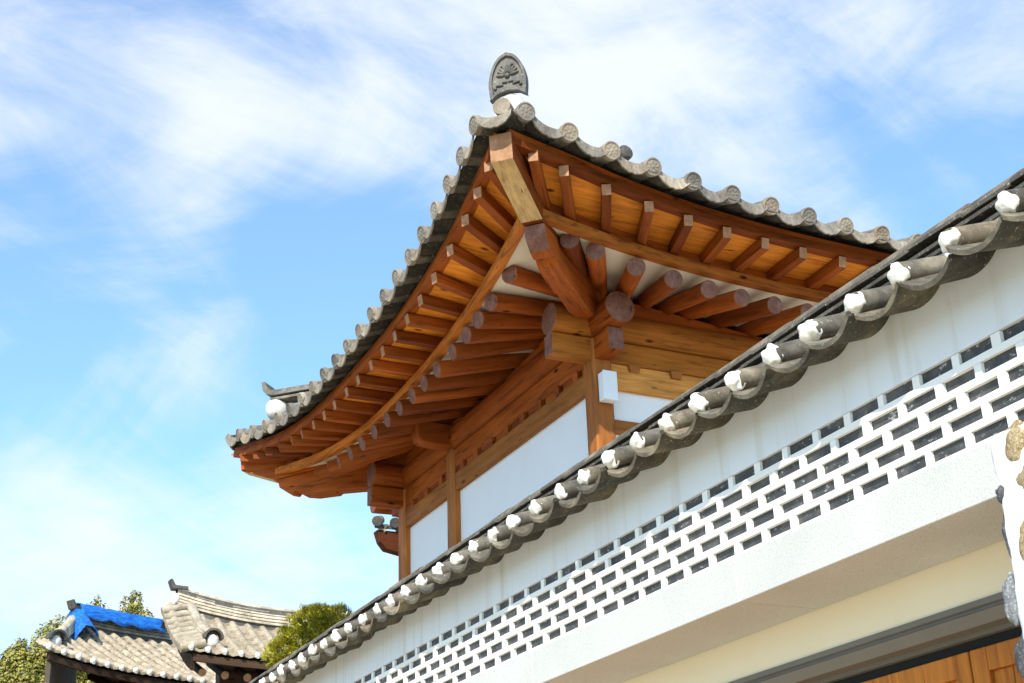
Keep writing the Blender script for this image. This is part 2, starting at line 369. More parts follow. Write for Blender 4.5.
# lintels between posts, tie beams, purlins
def side_beams():
    h2 = PW/2
    for a, b in ((Y0+PW, 15.0), (15.0+PW, Y0+LY-PW)):
        member('lintel', (X0+h2, a, 7.035), (X0+h2, b, 7.035), .17, .21, M['wood_light'], house)
        n = max(2, round((b-a)/.42)); prev = a
        cs = [a+(b-a)*(i+.5)/n for i in range(n)]
        for c in cs+[b+.12]:
            mb = MB(); mb.box(X0+h2-.070, X0+h2-.04, prev, c-.12, 7.141, 7.217); prev = c+.062
            mb.build('filler_board', M['wood_y'], house)
        for c in cs:
            mb = MB(); mb.hexa([(X0+h2-.085, c-.045, 7.12), (X0+h2-.02, c-.045, 7.12), (X0+h2-.02, c+.045, 7.12), (X0+h2-.085, c+.045, 7.12),
                                (X0+h2-.098, c-.06, 7.232), (X0+h2-.02, c-.06, 7.232), (X0+h2-.02, c+.06, 7.232), (X0+h2-.098, c+.06, 7.232)])
            mb.build('bracket_block', M['wood_y'], house)
    for a, b in ((X0+PW, X0+2.7), (X0+2.7+PW, X0+LX-PW)):
        member('lintel', (a, Y0+h2, 7.035), (b, Y0+h2, 7.035), .17, .21, M['lintel'], house)
        mb = MB(); mb.box(a, b, Y0+h2-.06, Y0+h2-.04, 7.145, 7.215); mb.build('filler_board', M['lintel'], house)
        for i in range(5):
            c = a+(b-a)*(i+.55)/5
            mb = MB(); mb.hexa([(c-.05, Y0+h2-.095, 7.142), (c+.05, Y0+h2-.095, 7.142), (c+.05, Y0+h2-.061, 7.142), (c-.05, Y0+h2-.061, 7.142),
                                (c-.07, Y0+h2-.105, 7.218), (c+.07, Y0+h2-.105, 7.218), (c+.07, Y0+h2-.061, 7.218), (c-.07, Y0+h2-.061, 7.218)])
            mb.build('bracket_block', M['wood_light'], house)
        member('rail', (a, Y0+h2, 6.535), (b, Y0+h2, 6.535), .13, .15, M['wood_light'], house)
        member('rail', (a, Y0+h2, 4.3), (b, Y0+h2, 4.3), .13, .15, M['wood_light'], house)
    # square tie beams under the round purlins, crossing and sticking out at the corners
    e2 = [M['wood'], M['end']]; e3 = [M['beam'], M['end']]
    member('tie_beam', (X0+h2, Y0+LY+.3, 7.335), (X0+h2, Y0-.30, 7.335), .17, .235, e2, house, cm=1)
    member('tie_beam', (X0+LX+.3, Y0+h2, 7.336), (X0-.44, Y0+h2, 7.336), .17, .232, e3, house, cm=1)
    member('tie_beam', (X0+LX+.3, Y0+LY-h2, 7.336), (X0-.44, Y0+LY-h2, 7.336), .17, .232, e2, house, cm=1)
    member('tie_beam', (X0+LX-h2, Y0+LY+.3, 7.335), (X0+LX-h2, Y0-.30, 7.335), .17, .235, e2, house, cm=1)
    member('purlin', (X0+h2, Y0+LY+.42, 7.625), (X0+h2, Y0-.42, 7.625), 0, 0, e2, house, rnd=True, r=.168, n=32, cm=1)
    member('purlin', (X0+LX+.42, Y0+h2, 7.628), (X0-.42, Y0+h2, 7.628), 0, 0, e3, house, rnd=True, r=.166, n=32, cm=1)
    member('purlin', (X0+LX+.42, Y0+LY-h2, 7.628), (X0-.42, Y0+LY-h2, 7.628), 0, 0, e2, house, rnd=True, r=.166, n=32, cm=1)
    member('purlin', (X0+LX-h2, Y0+LY+.42, 7.625), (X0+LX-h2, Y0-.42, 7.625), 0, 0, e2, house, rnd=True, r=.168, n=32, cm=1)
    # the crossbeam head over the middle post
    mb = MB(); hw = .105; prof = [(-.46, 7.77), (-.46, 7.60), (-.44, 7.54), (-.38, 7.50), (-.2, 7.485), (2.2, 7.485), (2.2, 7.77)]
    mb.loft([[(X0+x, y, z) for x, z in prof] for y in (15.0+h2-hw, 15.0+h2+hw)]); mb.build('crossbeam', M['wood'], house, bevel=.02)
side_beams()
mb = MB(); mb.box(X0+.09, X0+.13, Y0+PW, 15.0, 3.3, 6.93); mb.build('wall_panel', M['panel'], house)
mb = MB(); mb.box(X0+.09, X0+.13, 15.0+PW, Y0+LY-PW, 3.3, 6.93); mb.build('wall_panel', M['panel'], house)
for a, b in ((X0+PW, X0+2.7), (X0+2.7+PW, X0+LX-PW)):
    for z0, z1 in ((6.61, 6.93), (4.375, 6.46), (3.3, 4.225)):
        mb = MB(); mb.box(a, b, Y0+.08, Y0+.12, z0, z1); mb.build('wall_panel', M['panel'], house)
mb = MB(); mb.box(X0+LX-.13, X0+LX-.09, Y0+PW, Y0+LY-PW, 3.3, 7.4); mb.build('wall_panel', M['panel'], house)
mb = MB(); mb.box(X0+PW, X0+LX-PW, Y0+LY-.13, Y0+LY-.09, 3.3, 7.4); mb.build('wall_panel', M['panel'], house)
# wedges on the purlins that lift the rafters towards the corners
ZI = 7.795
def shim(side, s):
    L = SIDES[side]; d = min(s, L-s); return .17*max(0, min(1, 1-(d-.2)/2.0))
mb = MB(); mb.prism([(X0-.05, ZI-.08), (X0+2.15, ZI-.08), (X0+2.15, ZI+.005), (X0-.05, ZI+.19)], Y0+.03, Y0+.15); mb.build('corner_wedge', M['wood'], house, bevel=.005)
mb = MB(); mb.loft([[(x, y, z) for y, z in [(Y0-.05, ZI-.08), (Y0+2.15, ZI-.08), (Y0+2.15, ZI+.005), (Y0-.05, ZI+.19)]] for x in (X0+.03, X0+.15)]); mb.build('corner_wedge', M['wood_y'], house, bevel=.005)
mb = MB(); mb.loft([[(x, y, z) for y, z in [(Y0+LY+.05, ZI-.08), (Y0+LY-2.15, ZI-.08), (Y0+LY-2.15, ZI+.005), (Y0+LY+.05, ZI+.19)]] for x in (X0+.03, X0+.15)]); mb.build('corner_wedge', M['wood_y'], house, bevel=.005)
# rafters and flying rafters (fanned at the corners)
AP = 1.25
def inner(side, s, e, einn):
    """where the fanned line through (s,e) crosses overhang einn"""
    L = SIDES[side]
    if s < AP: a = AP
    elif s > L-AP: a = L-AP
    else: return s
    tt = (e-einn)/(e+AP); return s+(a-s)*tt*.78
RS = {'L': [-.35,.17,.53,.87,1.27,1.73,2.12,2.49,2.89,3.29,3.73,4.16,4.57,4.98,5.33,5.75], 'R': [-.80,-.51,-.05,.38,.80,1.19,1.59,2.0,2.4,2.8,3.2,3.6,4.0,4.4,4.8,5.2,5.7]}
FS = {'L': [-1.5,-1.11,-.68,-.16,.38,.85,1.29,1.71,2.12,2.52,2.97,3.37,3.81,4.19,4.57,4.98,5.32,5.72,6.12,6.49,6.85], 'R': [-1.50,-1.16,-.68,-.19,.27,.73,1.19,1.65,2.14,2.6,3.06,3.52,3.98,4.4,4.8,5.2,5.6,6.05,6.5]}
for side in 'LR':
    for s in RS[side]:
        e, z = ev('rafter', side, s)
        einn = -.75; si = inner(side, s, e, einn); zp = ZI+.088+shim(side, inner(side, s, e, -.11)); slope = (zp-z)/(e+.11)
        member('rafter', P(side, si, einn, z+slope*(e-einn)), P(side, s, e, z), 0, 0, [M['wood'], M['end']], house, rnd=True, r=.083, r1=.094, cm=1, n=24)
    for s in FS[side]:
        e, z = ev('buyeon', side, s); eb, zb = ev('batten', side, s); einn = eb-.14
        si = inner(side, s, e, einn); h = .13; zi = min(zb+.06, z+.02)
        p0 = P(side, si, einn, zi+h/2); p1 = P(side, s, e, z+h/2); Lm = (p1-p0).length
        mb = MB(); hw = .048; he = .058
        mb.hexa([(0,-hw,-he), (Lm-.012,-hw*.94,-he*.92), (Lm-.012,hw*.94,-he*.92), (0,hw,-he), (0,-hw,he), (Lm+.012,-hw*.94,he), (Lm+.012,hw*.94,he), (0,hw,he)], [0,0,0,1,0,0])
        mb.build('flying_rafter', [M['wood'], M['pale_end']], house, frame(p0, p1-p0), .006)
# curved battens, soffit boards, plaster between the rafters
def samples(side, kind, n=60):
    ec = CUR[kind]['ec']; L = SIDES[side]; a = -ec+(.12 if kind == 'buyeon' else 0); b = L+ec-(.27 if side == 'L' and kind == 'buyeon' else 0); return [a+(b-a)*i/n for i in range(n+1)]
def sweep(name, side, kind, de, dz, w, h, mat, extra=0):
    mb = MB(); rings = []
    for s in samples(side, kind):
        e, z = ev(kind, side, s); ss = s if abs(s+CUR[kind]['ec']) > 1e-6 and abs(s-SIDES[side]-CUR[kind]['ec']) > 1e-6 else s
        cf = max(0, abs(s-SIDES[side]/2)/(SIDES[side]/2+CUR[kind]['ec'])-.82)/.18
        e += de; z += dz-(.07*cf if dz > .1 else 0)
        rings.append([P(side, ss, e-w/2, z-h/2), P(side, ss, e+w/2, z-h/2), P(side, ss, e+w/2, z+h/2), P(side, ss, e-w/2, z+h/2)])
    mb.loft(rings); return mb.build(name, mat, house, smooth=True)
def ribbon(name, side, f0, f1, th, mat, n=70, parts=None):
    mb = MB(); L = SIDES[side]; rings = []
    for i in range(n+1):
        u = i/n; (s0, e0, z0), (s1, e1, z1) = f0(u), f1(u)
        rings.append([P(side, s0, e0, z0), P(side, s1, e1, z1), P(side, s1, e1, z1+th), P(side, s0, e0, z0+th)])
    mb.loft(rings); return mb.build(name, mat, house, smooth=True)
for side in 'LR':
    sweep('curved_batten', side, 'batten', .0, .012, .09, .095, M['batten'] if side == 'R' else wood('batten_pine_y', (.52,.17,.026), DRK, 1))
    sweep('outer_batten', side, 'buyeon', -.035, .175, .11, .080, M['wood'] if side == 'R' else M['wood_y'])
    sweep('tile_seat', side, 'buyeon', -.02, .245, .05, .06, M['wood'] if side == 'R' else M['wood_y'])
    L = SIDES[side]
    def at(kind, de, dz):
        def f(u):
            ec = CUR[kind]['ec']; s = -ec+(L+2*ec)*u; e, z = ev(kind, side, s); return s, e+de, z+dz
        return f
    def inn(de, dz):
        def f(u):
            ec = CUR['batten']['ec']; s = -ec+(L+2*ec)*u; s = max(-.9, min(L+.9, s)); d = 0
            return max(-de, min(L+de, s)) if False else s, de, dz
        return f
    ribbon('soffit_board', side, at('batten', -.10, .185), at('buyeon', -.085, .138), .02, M['board'])
    ribbon('gap_board', side, at('batten', -.02, .055), at('batten', -.03, .20), .012, M['wood'])
    def pin(u):
        ec = CUR['batten']['ec']; s = -ec+(L+2*ec)*u
        q = max(.1, min(L-.1, s)); return q, -.16, ZI+.13+shim(side, q)
    def pout(u):
        s, e, z = at('batten', -.04, -.012)(u); return s, e, z
    ribbon('rafter_plaster', side, pin, pout, .02, M['cream'])
# hip beams on the diagonals
def diag_beam(name, corner, prof, hw, mats, endfaces=(), bevel=.008):
    cx, cy, dx, dy = corner
    d = Vector((dx, dy, 0)).normalized(); side = Vector((-dy, dx, 0)).normalized(); mb = MB(); n = len(prof)
    r2 = math.sqrt(2)
    vs = [(q*r2, t*hw, z) for t in (-1, 1) for q, z in prof]
    fs = [(i, (i+1) % n, (i+1) % n+n, i+n) for i in range(n)] + [tuple(range(n)), tuple(range(2*n-1, n-1, -1))]
    ms = [1 if i in endfaces else (2 if i in (1,) and len(mats) > 2 else 0) for i in range(n)]+[0, 0]
    mb.add(vs, fs, ms)
    m = frame((cx, cy, 0), d); return mb.build(name, mats, house, m, bevel)
for cx, cy, dx, dy, et in ((X0, Y0, -1, -1, 1.86), (X0, Y0+LY, -1, 1, 1.67), (X0+LX, Y0, 1, -1, 1.8)):
    c = (cx, cy, dx, dy)
    diag_beam('upper_hip_beam', c, [(et-.01, 8.33), (et-.03, 8.07), (1.28, 7.865), (.5, 7.97), (-.3, 8.2), (-.3, 8.42)], .105, [M['wood'], M['pale_end'], M['raw']], endfaces=(0,))
    diag_beam('lower_hip_beam', c, [(1.235, 7.862), (1.215, 7.745), (1.13, 7.66), (1.06, 7.63), (1.035, 7.665), (.96, 7.60), (.84, 7.565), (.62, 7.56), (.60, 7.585), (.3, 7.56), (-.2, 7.68), (-.8, 7.8), (-.8, 8.05), (.5, 7.966)], .10, [M['wood'], M['end']], endfaces=(0, 1))

# ---- roof
roof_mb = MB()
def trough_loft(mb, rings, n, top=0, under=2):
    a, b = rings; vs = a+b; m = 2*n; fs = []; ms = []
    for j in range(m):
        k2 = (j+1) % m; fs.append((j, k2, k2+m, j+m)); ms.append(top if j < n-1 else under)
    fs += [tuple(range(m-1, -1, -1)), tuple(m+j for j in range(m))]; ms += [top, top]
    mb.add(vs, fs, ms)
def zroof(side, s, e):
    ee, ze = ev('tile', side, s); d = ee-e; zm = CUR['tile']['zmL' if side in 'LF' else 'zmR']
    return zm-.09+(ze-zm)*math.exp(-max(d, 0)/1.5)+.33*d+.015*d*d
HALF = {'L': LX/2, 'F': LX/2, 'R': LY/2, 'B': LY/2}
def emin(side, s):
    L = SIDES[side]; return -min(max(s, -9), L-s, HALF[side])
RIB = {'L': [-1.62+8.24*i/19 for i in range(20)], 'R': [-1.66+(LX+3.32)*i/19 for i in range(20)]}
RIB['F'] = RIB['L']; RIB['B'] = RIB['R']
def tangent(side, s, e): # down-slope direction
    z0, z1 = zroof(side, s, e), zroof(side, s, e-.1); v = OUT(side)*.1+Vector((0,0,z0-z1)); return v.normalized()
def lat(side): return Vector((0,0,1)).cross(OUT(side))
rc = 0.086
discs, drips = [], []
for side in 'LRFB':
    o = OUT(side); l = lat(side)
    for s in RIB[side]:                                   # round tiles
        e1 = ev('tile', side, s)[0]; e0 = emin(side, s)+.0; e = e1
        first = True
        while e > e0+.05:
            en = max(e-.33, e0-.05); rings = []
            jj = random.uniform(-.006, .006)
            for q, rr in ((e+(.02 if first else 0), rc*1.04), (en-.02, rc*.93)):
                c = P(side, s, q, zroof(side, s, q)+.058) + l*jj; u = Vector((0,0,1))
                rings.append([c + l*rr*math.cos(a) + u*rr*math.sin(a) for a in [math.radians(t) for t in (-30,0,30,60,90,120,150,180,210)]])
            roof_mb.loft(rings, 0)
            e = en; first = False
        discs.append((side, s, e1))
    edges = [-CUR['tile']['ec']+.03]+list(RIB[side])+[7.06 if side == 'L' else SIDES[side]+CUR['tile']['ec']-.03]
    for a, b in zip(edges[:-1], edges[1:]):               # trough tiles, overlapping courses
        s = (a+b)/2; hw = (b-a)/2; e1 = ev('tile', side, s)[0]-.02; e0 = max(emin(side, a), emin(side, b))
        e = e1; nn = 0
        while e > e0:
            en = max(e-.19, e0-.02); rings = []
            jz = random.uniform(-.005, .005)
            for q, dz in ((e, .028+jz), (en, .0)):
                up = []; dn = []
                for i in range(7):
                    tt = -1+i/3; ss = s+tt*hw*.98; z = zroof(side, ss, q)+dz+.07*tt*tt
                    up.append(P(side, ss, q, z+.012)); dn.append(P(side, ss, q, z-.010))
                rings.append(up+dn[::-1])
            trough_loft(roof_mb, rings, 7); e = en; nn += 1
            if nn > 40: break
        if a > -1.9 and b < SIDES[side]+1.9: drips.append((side, s, e1, hw))
    # boarding under the tiles
    n = 44; L = SIDES[side]; rings = []
    for i in range(n+1):
        s = -1.80+(L+3.6)*i/n; e1 = ev('buyeon', side, s)[0]-.02 if abs(s-L/2) < L/2+1.7 else 1.75; e0 = emin(side, s)
        row = [P(side, s, e1+(e0-e1)*j/7, zroof(side, s, e1+(e0-e1)*j/7)-.03) for j in range(8)]
        rings.append(row)
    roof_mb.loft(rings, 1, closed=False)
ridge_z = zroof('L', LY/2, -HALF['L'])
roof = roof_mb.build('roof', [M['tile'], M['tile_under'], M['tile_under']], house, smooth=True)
# round end tiles with a moulded flower, and drip tiles between them
mb = MB(); n = 24
circ = lambda r, x: [(x, r*math.cos(2*math.pi*i/n), r*math.sin(2*math.pi*i/n)) for i in range(n)]
mb.loft([circ(.089, -.05), circ(.091, 0), circ(.087, .006), circ(.076, .006), circ(.072, .0), circ(.001, .0)], cap0=True, cap1=True)
for i in range(8):
    a = 2*math.pi*i/8; mb.ell((-.001, .045*math.cos(a), .045*math.sin(a)), (.0035, .026, .015), 8, 5, q=Matrix.Rotation(a, 3, 'X').to_quaternion())
mb.ell((-.001, 0, 0), (.005, .018, .018), 8, 6)
for i in range(28):
    a = 2*math.pi*i/28; mb.ell((0, .075*math.cos(a), .075*math.sin(a)), (.007, .004, .004), 5, 4)
disc0 = None
for side, s, e in discs:
    if side in 'FB': continue
    t = tangent(side, s, e); m = frame(P(side, s, e+.030, zroof(side, s, e)+.060), t)
    m = m @ Matrix.Rotation(random.uniform(-.06, .06), 4, 'Y') @ Matrix.Rotation(random.uniform(0, 6), 4, 'X')
    if disc0 is None: disc0 = mb.build('round_end_tile', M['tile_end'], roof, m, smooth=True)
    else: copy_obj(disc0, roof, m)
mb = MB()
rings = []
for i in range(15):
    u = -1+i/7; y = u*.5; zt = .07*u*u; low = .088*(1-.6*abs(u)**3)+.010*abs(math.sin(u*9))
    rings.append([(.0, y, zt+.012), (.018, y, zt+.014), (.05, y, zt-low-.012), (.035, y, zt-low-.016)])
mb.loft(rings)
for i in range(7):
    u = -.66+.22*i; mb.ell((.029, u*.5, .07*u*u-.036), (.006, .036, .018), 6, 5)
drip0 = None
for side, s, e, hw in drips:
    if side in 'FB': continue
    m = frame(P(side, s, e-.004, zroof(side, s, e)+.028), OUT(side)+Vector((0,0,-.12)))
    slope = (zroof(side, s+hw, ev('tile', side, s+hw)[0])-zroof(side, s-hw, ev('tile', side, s-hw)[0]))/(2*hw)
    sg = lat(side).dot(P(side, 1, 0, 0)-P(side, 0, 0, 0))
    de = (ev('tile', side, s+hw)[0]-ev('tile', side, s-hw)[0])/(2*hw)
    lv = (P(side, s+hw, ev('tile', side, s+hw)[0], 0)-P(side, s-hw, ev('tile', side, s-hw)[0], 0)); lv.z = slope*2*hw; lv = lv.normalized()*sg
    x = lv.cross(Vector((0,0,1))).normalized(); x = x if x.dot(OUT(side)) > 0 else -x
    x = (x+Vector((0,0,-.10))).normalized(); zz = x.cross(lv).normalized(); zz = zz if zz.z > 0 else -zz
    y = zz.cross(x)
    m = Matrix((x, y, zz)).transposed().to_4x4(); m.translation = P(side, s, e-.004, zroof(side, s, e)+.028)
    m = m @ Matrix.Diagonal((1, (2*hw-.06), 1, 1)) @ Matrix.Rotation(random.uniform(-.03, .03), 4, 'X')
    if drip0 is None: drip0 = mb.build('drip_tile', M['tile_end'], roof, m, smooth=True)
    else: copy_obj(drip0, roof, m)
corner_drip = []
for (cx, cy, dx, dy, z) in ((X0, Y0, -1, -1, 8.46), (X0, Y0+LY-.06, -1, 1, 8.56)):
    d = Vector((dx, dy, -.15)); q_ = 1.93 if dy < 0 else 1.76; m = frame((cx+dx*q_, cy+dy*q_, z-.05), d)
    corner_drip.append(m)
cd = MB(); rings = []
for i in range(13):
    u = -1+i/6; y = u*.165; zt = .045*u*u; low = .085*(1-.6*abs(u)**3)+.008*abs(math.sin(u*8))
    rings.append([(-.35, y, zt+.01), (.0, y, zt+.012), (.03, y, zt+.010), (.055, y, zt-low-.01), (.035, y, zt-low-.012), (-.005, y, zt-.02), (-.35, y, zt-.02)])
for ra, rb in zip(rings[:-1], rings[1:]):
    cd.add(ra+rb, [(q, (q+1) % 7, (q+1) % 7+7, q+7) for q in range(7)], [0, 0, 0, 0, 1, 1, 1])
cdo = cd.build('drip_tile', [M['tile_end'], M['tile_under']], roof, corner_drip[0], smooth=True); copy_obj(cdo, roof, corner_drip[1])
# ridges: stacked flat tiles, a round cover, white plaster at the ends
def ridge_along(name, pts, parent, half=.12, layers=4, th=.035, cover=.085, base=.05, mats=None, step=.02):
    mb = MB(); pts = [Vector(p) for p in pts]
    def sect(i):
        t = (pts[min(i+1, len(pts)-1)]-pts[max(i-1, 0)]).normalized(); sd = Vector((0,0,1)).cross(t).normalized(); return t, sd
    for kx in range(layers):
        z0 = base+kx*(th+step)
        for i in range(len(pts)-1):
            hw = half-.012*kx+random.uniform(-.006, .006)
            r = []
            for p, ii in ((pts[i], i), (pts[i+1], i+1)):
                t, sd = sect(ii)
                r.append([p+sd*-hw+Vector((0,0,z0-.006)), p+sd*hw+Vector((0,0,z0-.006)), p+sd*(hw-.02)+Vector((0,0,z0+th)), p-sd*(hw-.02)+Vector((0,0,z0+th))])
            mb.loft(r, 0)
    top = base+layers*(th+step)-step
    for i in range(len(pts)-1):
        r = []
        for p, ii, rr in ((pts[i], i, cover), (pts[i+1], i+1, cover*.93)):
            t, sd = sect(ii)
            r.append([p+sd*rr*math.cos(a)+Vector((0,0,top+rr*.8*math.sin(a))) for a in [math.pi*q/8 for q in range(9)]])
        mb.loft(r, 0)
    core = []
    for i, p in enumerate(pts):
        t, sd = sect(i); hw = half-.05; core.append([p-sd*hw+Vector((0,0,-.12)), p+sd*hw+Vector((0,0,-.12)), p+sd*hw+Vector((0,0,top+.01)), p-sd*hw+Vector((0,0,top+.01))])
    mb.loft(core, 1)
    return mb.build(name, mats or [M['tile'], M['tile_dark']], parent, smooth=False), top
def hip_pts(cx, cy, dx, dy, side, near, e0, e1, n):
    pts = []
    for i in range(n+1):
        e = e0+(e1-e0)*i/n; s = -e if near else SIDES[side]+e
        pts.append(Vector((cx+dx*e, cy+dy*e, zroof(side, s, e)+.05)))
    return pts
def end_ornament(m, parent, scale=1.0):
    """arched ridge-end tile with raised rim and palmette; local X faces outward, Z up"""
    mb = MB()
    prof = []
    for i in range(29):
        t = -1+i/14; hh = 1-abs(t); y = .19*(1-hh**2.3)**.56*(.90+.10*math.sin(min(1, hh*2.4)*math.pi/2)); prof.append((math.copysign(y, t) if i != 14 else 0, .02+.455*hh**.93))
    inner_ = [(y*.82, .075+(z-.02)*.80) for y, z in prof]
    bot = [(.178, .0), (.10, .055), (0, .075), (-.10, .055), (-.178, .0)]
    ring = lambda x, pr: [(x, y, z) for y, z in pr]
    op = prof+bot
    ip = inner_+[(y*.8, z+.055) for y, z in bot]
    mb.loft([ring(-.05, op), ring(.022, op), ring(.022, ip), ring(.0, ip)], 0, cap1=True)
    for i in range(9):
        a = math.radians(-80+20*i); L = .085
        mb.ell((.006, math.sin(a)*.068, .235+math.cos(a)*.075), (.020, .016, .046), 7, 6, q=Matrix.Rotation(-a, 3, 'X').to_quaternion())
    mb.ell((.008, 0, .235), (.024, .028, .026), 8, 6)
    for sgn in (-1, 1):
        for i in range(6):
            mb.ell((.004, sgn*(.018+.021*i), .170-.008*i+.012*math.sin(i*2.1)), (.018, .019, .012), 6, 5)
        mb.ell((.006, sgn*.05, .345), (.012, .014, .014), 7, 5)
    mb.M = Matrix()
    return mb.build('end_ornament', M['tile_dark'], parent, m @ Matrix.Diagonal((scale,)*3).to_4x4(), .004, smooth=True)
def plaster_end(p, d, parent, w=.15, h=.20, l=.16):
    mb = MB(); mb.ell((0, 0, 0), (l, w, h), 16, 10, jit=.15); return mb.build('plaster_end', M['lump'], parent, frame(p, d), smooth=True)
hp = hip_pts(X0, Y0, -1, -1, 'L', True, 1.56, -2.6, 16)
hr, top = ridge_along('hip_ridge', hp, house, .13, 3)
d = Vector((-1,-1,0)).normalized()
# near hip end: white plaster body, a round tile on it, the ornament on top
mb = MB(); mb.loft([[(x, .165*math.cos(a)*sx, -.12+.30*sz*max(0, math.sin(a))) for a in [math.pi*q/12 for q in range(13)]] for x, sx, sz in ((-.25, .95, .9), (.0, .95, .9), (.05, .90, .85), (.07, .75, .7))])
mb.build('plaster_end', M['lump'], hr, frame((X0-1.60, Y0-1.60, 8.80), d), smooth=True)
end_ornament(frame((X0-1.65, Y0-1.65, 8.87), d+Vector((0,0,-.06))), hr)
mb = MB(); mb.cyl((-.3, 0, 0), (.0, 0, 0), .075, .085, 14); mb.build('round_tile', M['tile_end'], hr, frame((X0-1.80, Y0-1.80, 8.66), d), smooth=True)
hp2 = hip_pts(X0, Y0+LY, -1, 1, 'L', False, 1.22, -2.6, 14)
hr2, top2 = ridge_along('hip_ridge', hp2, house, .13, 3)
d2 = Vector((-1, 1, 0)).normalized()
mb = MB(); mb.ell((0,0,0), (.16, .17, .17), 16, 10, jit=.1); mb.build('plaster_end', M['lump'], hr2, frame((X0-1.31, Y0+LY+1.31, 8.93), d2), smooth=True)
# its cover: flat slab tiles ending in an upturned lip
mb = MB()
pr = [(-1.2, .0), (0, .0), (.10, .03), (.16, .10), (.18, .22), (.13, .23), (.10, .15), (.04, .08), (-1.2, .075)]
mb.prism(pr, -.15, .15); mb.prism([(-1.2, -.06), (.04, -.06), (.06, -.02), (-1.2, -.02)], -.12, .12)
mb.build('cover_tile', M['tile'], hr2, frame((X0-1.31, Y0+LY+1.31, 9.10), d2), .006)
ridge_along('hip_ridge', hip_pts(X0+LX, Y0, 1, -1, 'R', False, 1.1, -2.6, 14), house, .13, 3)
ridge_along('hip_ridge', hip_pts(X0+LX, Y0+LY, 1, 1, 'F', False, 1.5, -2.6, 14), house, .13, 3)
rp = [Vector((X0+LX/2, Y0+LY/2+(-.5+1.6*i/8), ridge_z+.05)) for i in range(9)]
ridge_along('main_ridge', rp, house, .16, 2)
# small dark ridge end that peeps over the right eave
mb = MB(); mb.cyl((-.25,0,0), (.0,0,0), .075, .08, 16); mb.ell((.0,0,.0), (.03,.07,.07), 12, 8, jit=.3)
q = (Vector((626-512, 341.5-152, -_f))); dd = R3 @ q; tpos = Vector((0,0,1.6))+dd*((Y0-.95)/dd.y)
rl = mb.build('ridge_lump', M['tile_dark'], house, frame(tpos, (0,-1,0)), smooth=True)

# white box fixed to the post
box = thing('junction_box', (X0+.12, Y0, 6.9), 'small white plastic box fixed near the top of the corner post', 'box')
mb = MB(); mb.box(X0+.035, X0+.185, Y0-.12, Y0-.018, 6.74, 7.04); mb.build('casing', M['white_plastic'], box, bevel=.008)
mb = MB(); mb.box(X0+.031, X0+.189, Y0-.135, Y0-.122, 6.735, 7.045); mb.build('lid', M['white_plastic'], box, bevel=.005)
mb = MB(); mb.box(X0+.06, X0+.16, Y0-.018, Y0-.001, 6.77, 7.01); mb.build('back_plate', M['wood_light'], box)

# ------------------------------------------------------------------ small tiled eave seen past the far corner
wing = thing('rear_wing', (8.2, 20.9, 4.2), 'short tiled eave over brown timber glimpsed behind the far post of the hanok', 'house')
mb = MB()
wx, wy, zt = 7.50, 20.5, 8.22
for i in range(6):
    x = wx+.05+.30*i
    mb.cyl((x, wy, zt), (x+.15, wy+.25, zt+.10), .082, .075, 12)
    if i < 5: mb.prism([(x+.07, zt-.03), (x+.15, zt-.16), (x+.23, zt-.03), (x+.23, zt-.005), (x+.15, zt-.12), (x+.07, zt-.005)], wy+.02, wy+.2)
mb.loft([[(wx+.02, wy+.02, zt-.11), (9.4, wy+.02, zt-.11), (9.4, wy+.02, zt-.05), (wx+.02, wy+.02, zt-.05)], [(wx+.4, wy+.3, zt+.01), (9.4, wy+.3, zt+.01), (9.4, wy+.3, zt+.07), (wx+.4, wy+.3, zt+.07)]], 1)
mb.build('roof', [M['tile_far'], M['tile_dark']], wing, smooth=True)
for i in range(6):
    mb = MB(); mb.cyl((0,0,0), (.03,0,0), .080, .080, 18); mb.build('round_end_tile', M['tile_dark'], wing, frame((wx+.05+.30*i, wy-.01, zt), (-.2,-1,-.3)), smooth=True)
mb = MB(); mb.loft([[(x, y, z) for x, z in [(wx+.08, zt-.12), (wx+.14, zt-.30), (wx+.24, zt-.42), (wx+.5, zt-.47), (9.4, zt-.47), (9.4, zt-.12)]] for y in (wy+.06, wy+.25)]); mb.build('eave_beam', M['brown'], wing, bevel=.01)
member('purlin', (9.4, wy+.1, zt+.34), (wx+.02, wy+.1, zt+.30), 0, 0, [M['wood'], M['end']], wing, rnd=True, r=.14, cm=1)
mb = MB(); mb.box(8.6, 9.4, wy+.1, wy+.3, 4.2, zt-.47); mb.build('post', M['wood_z'], wing)

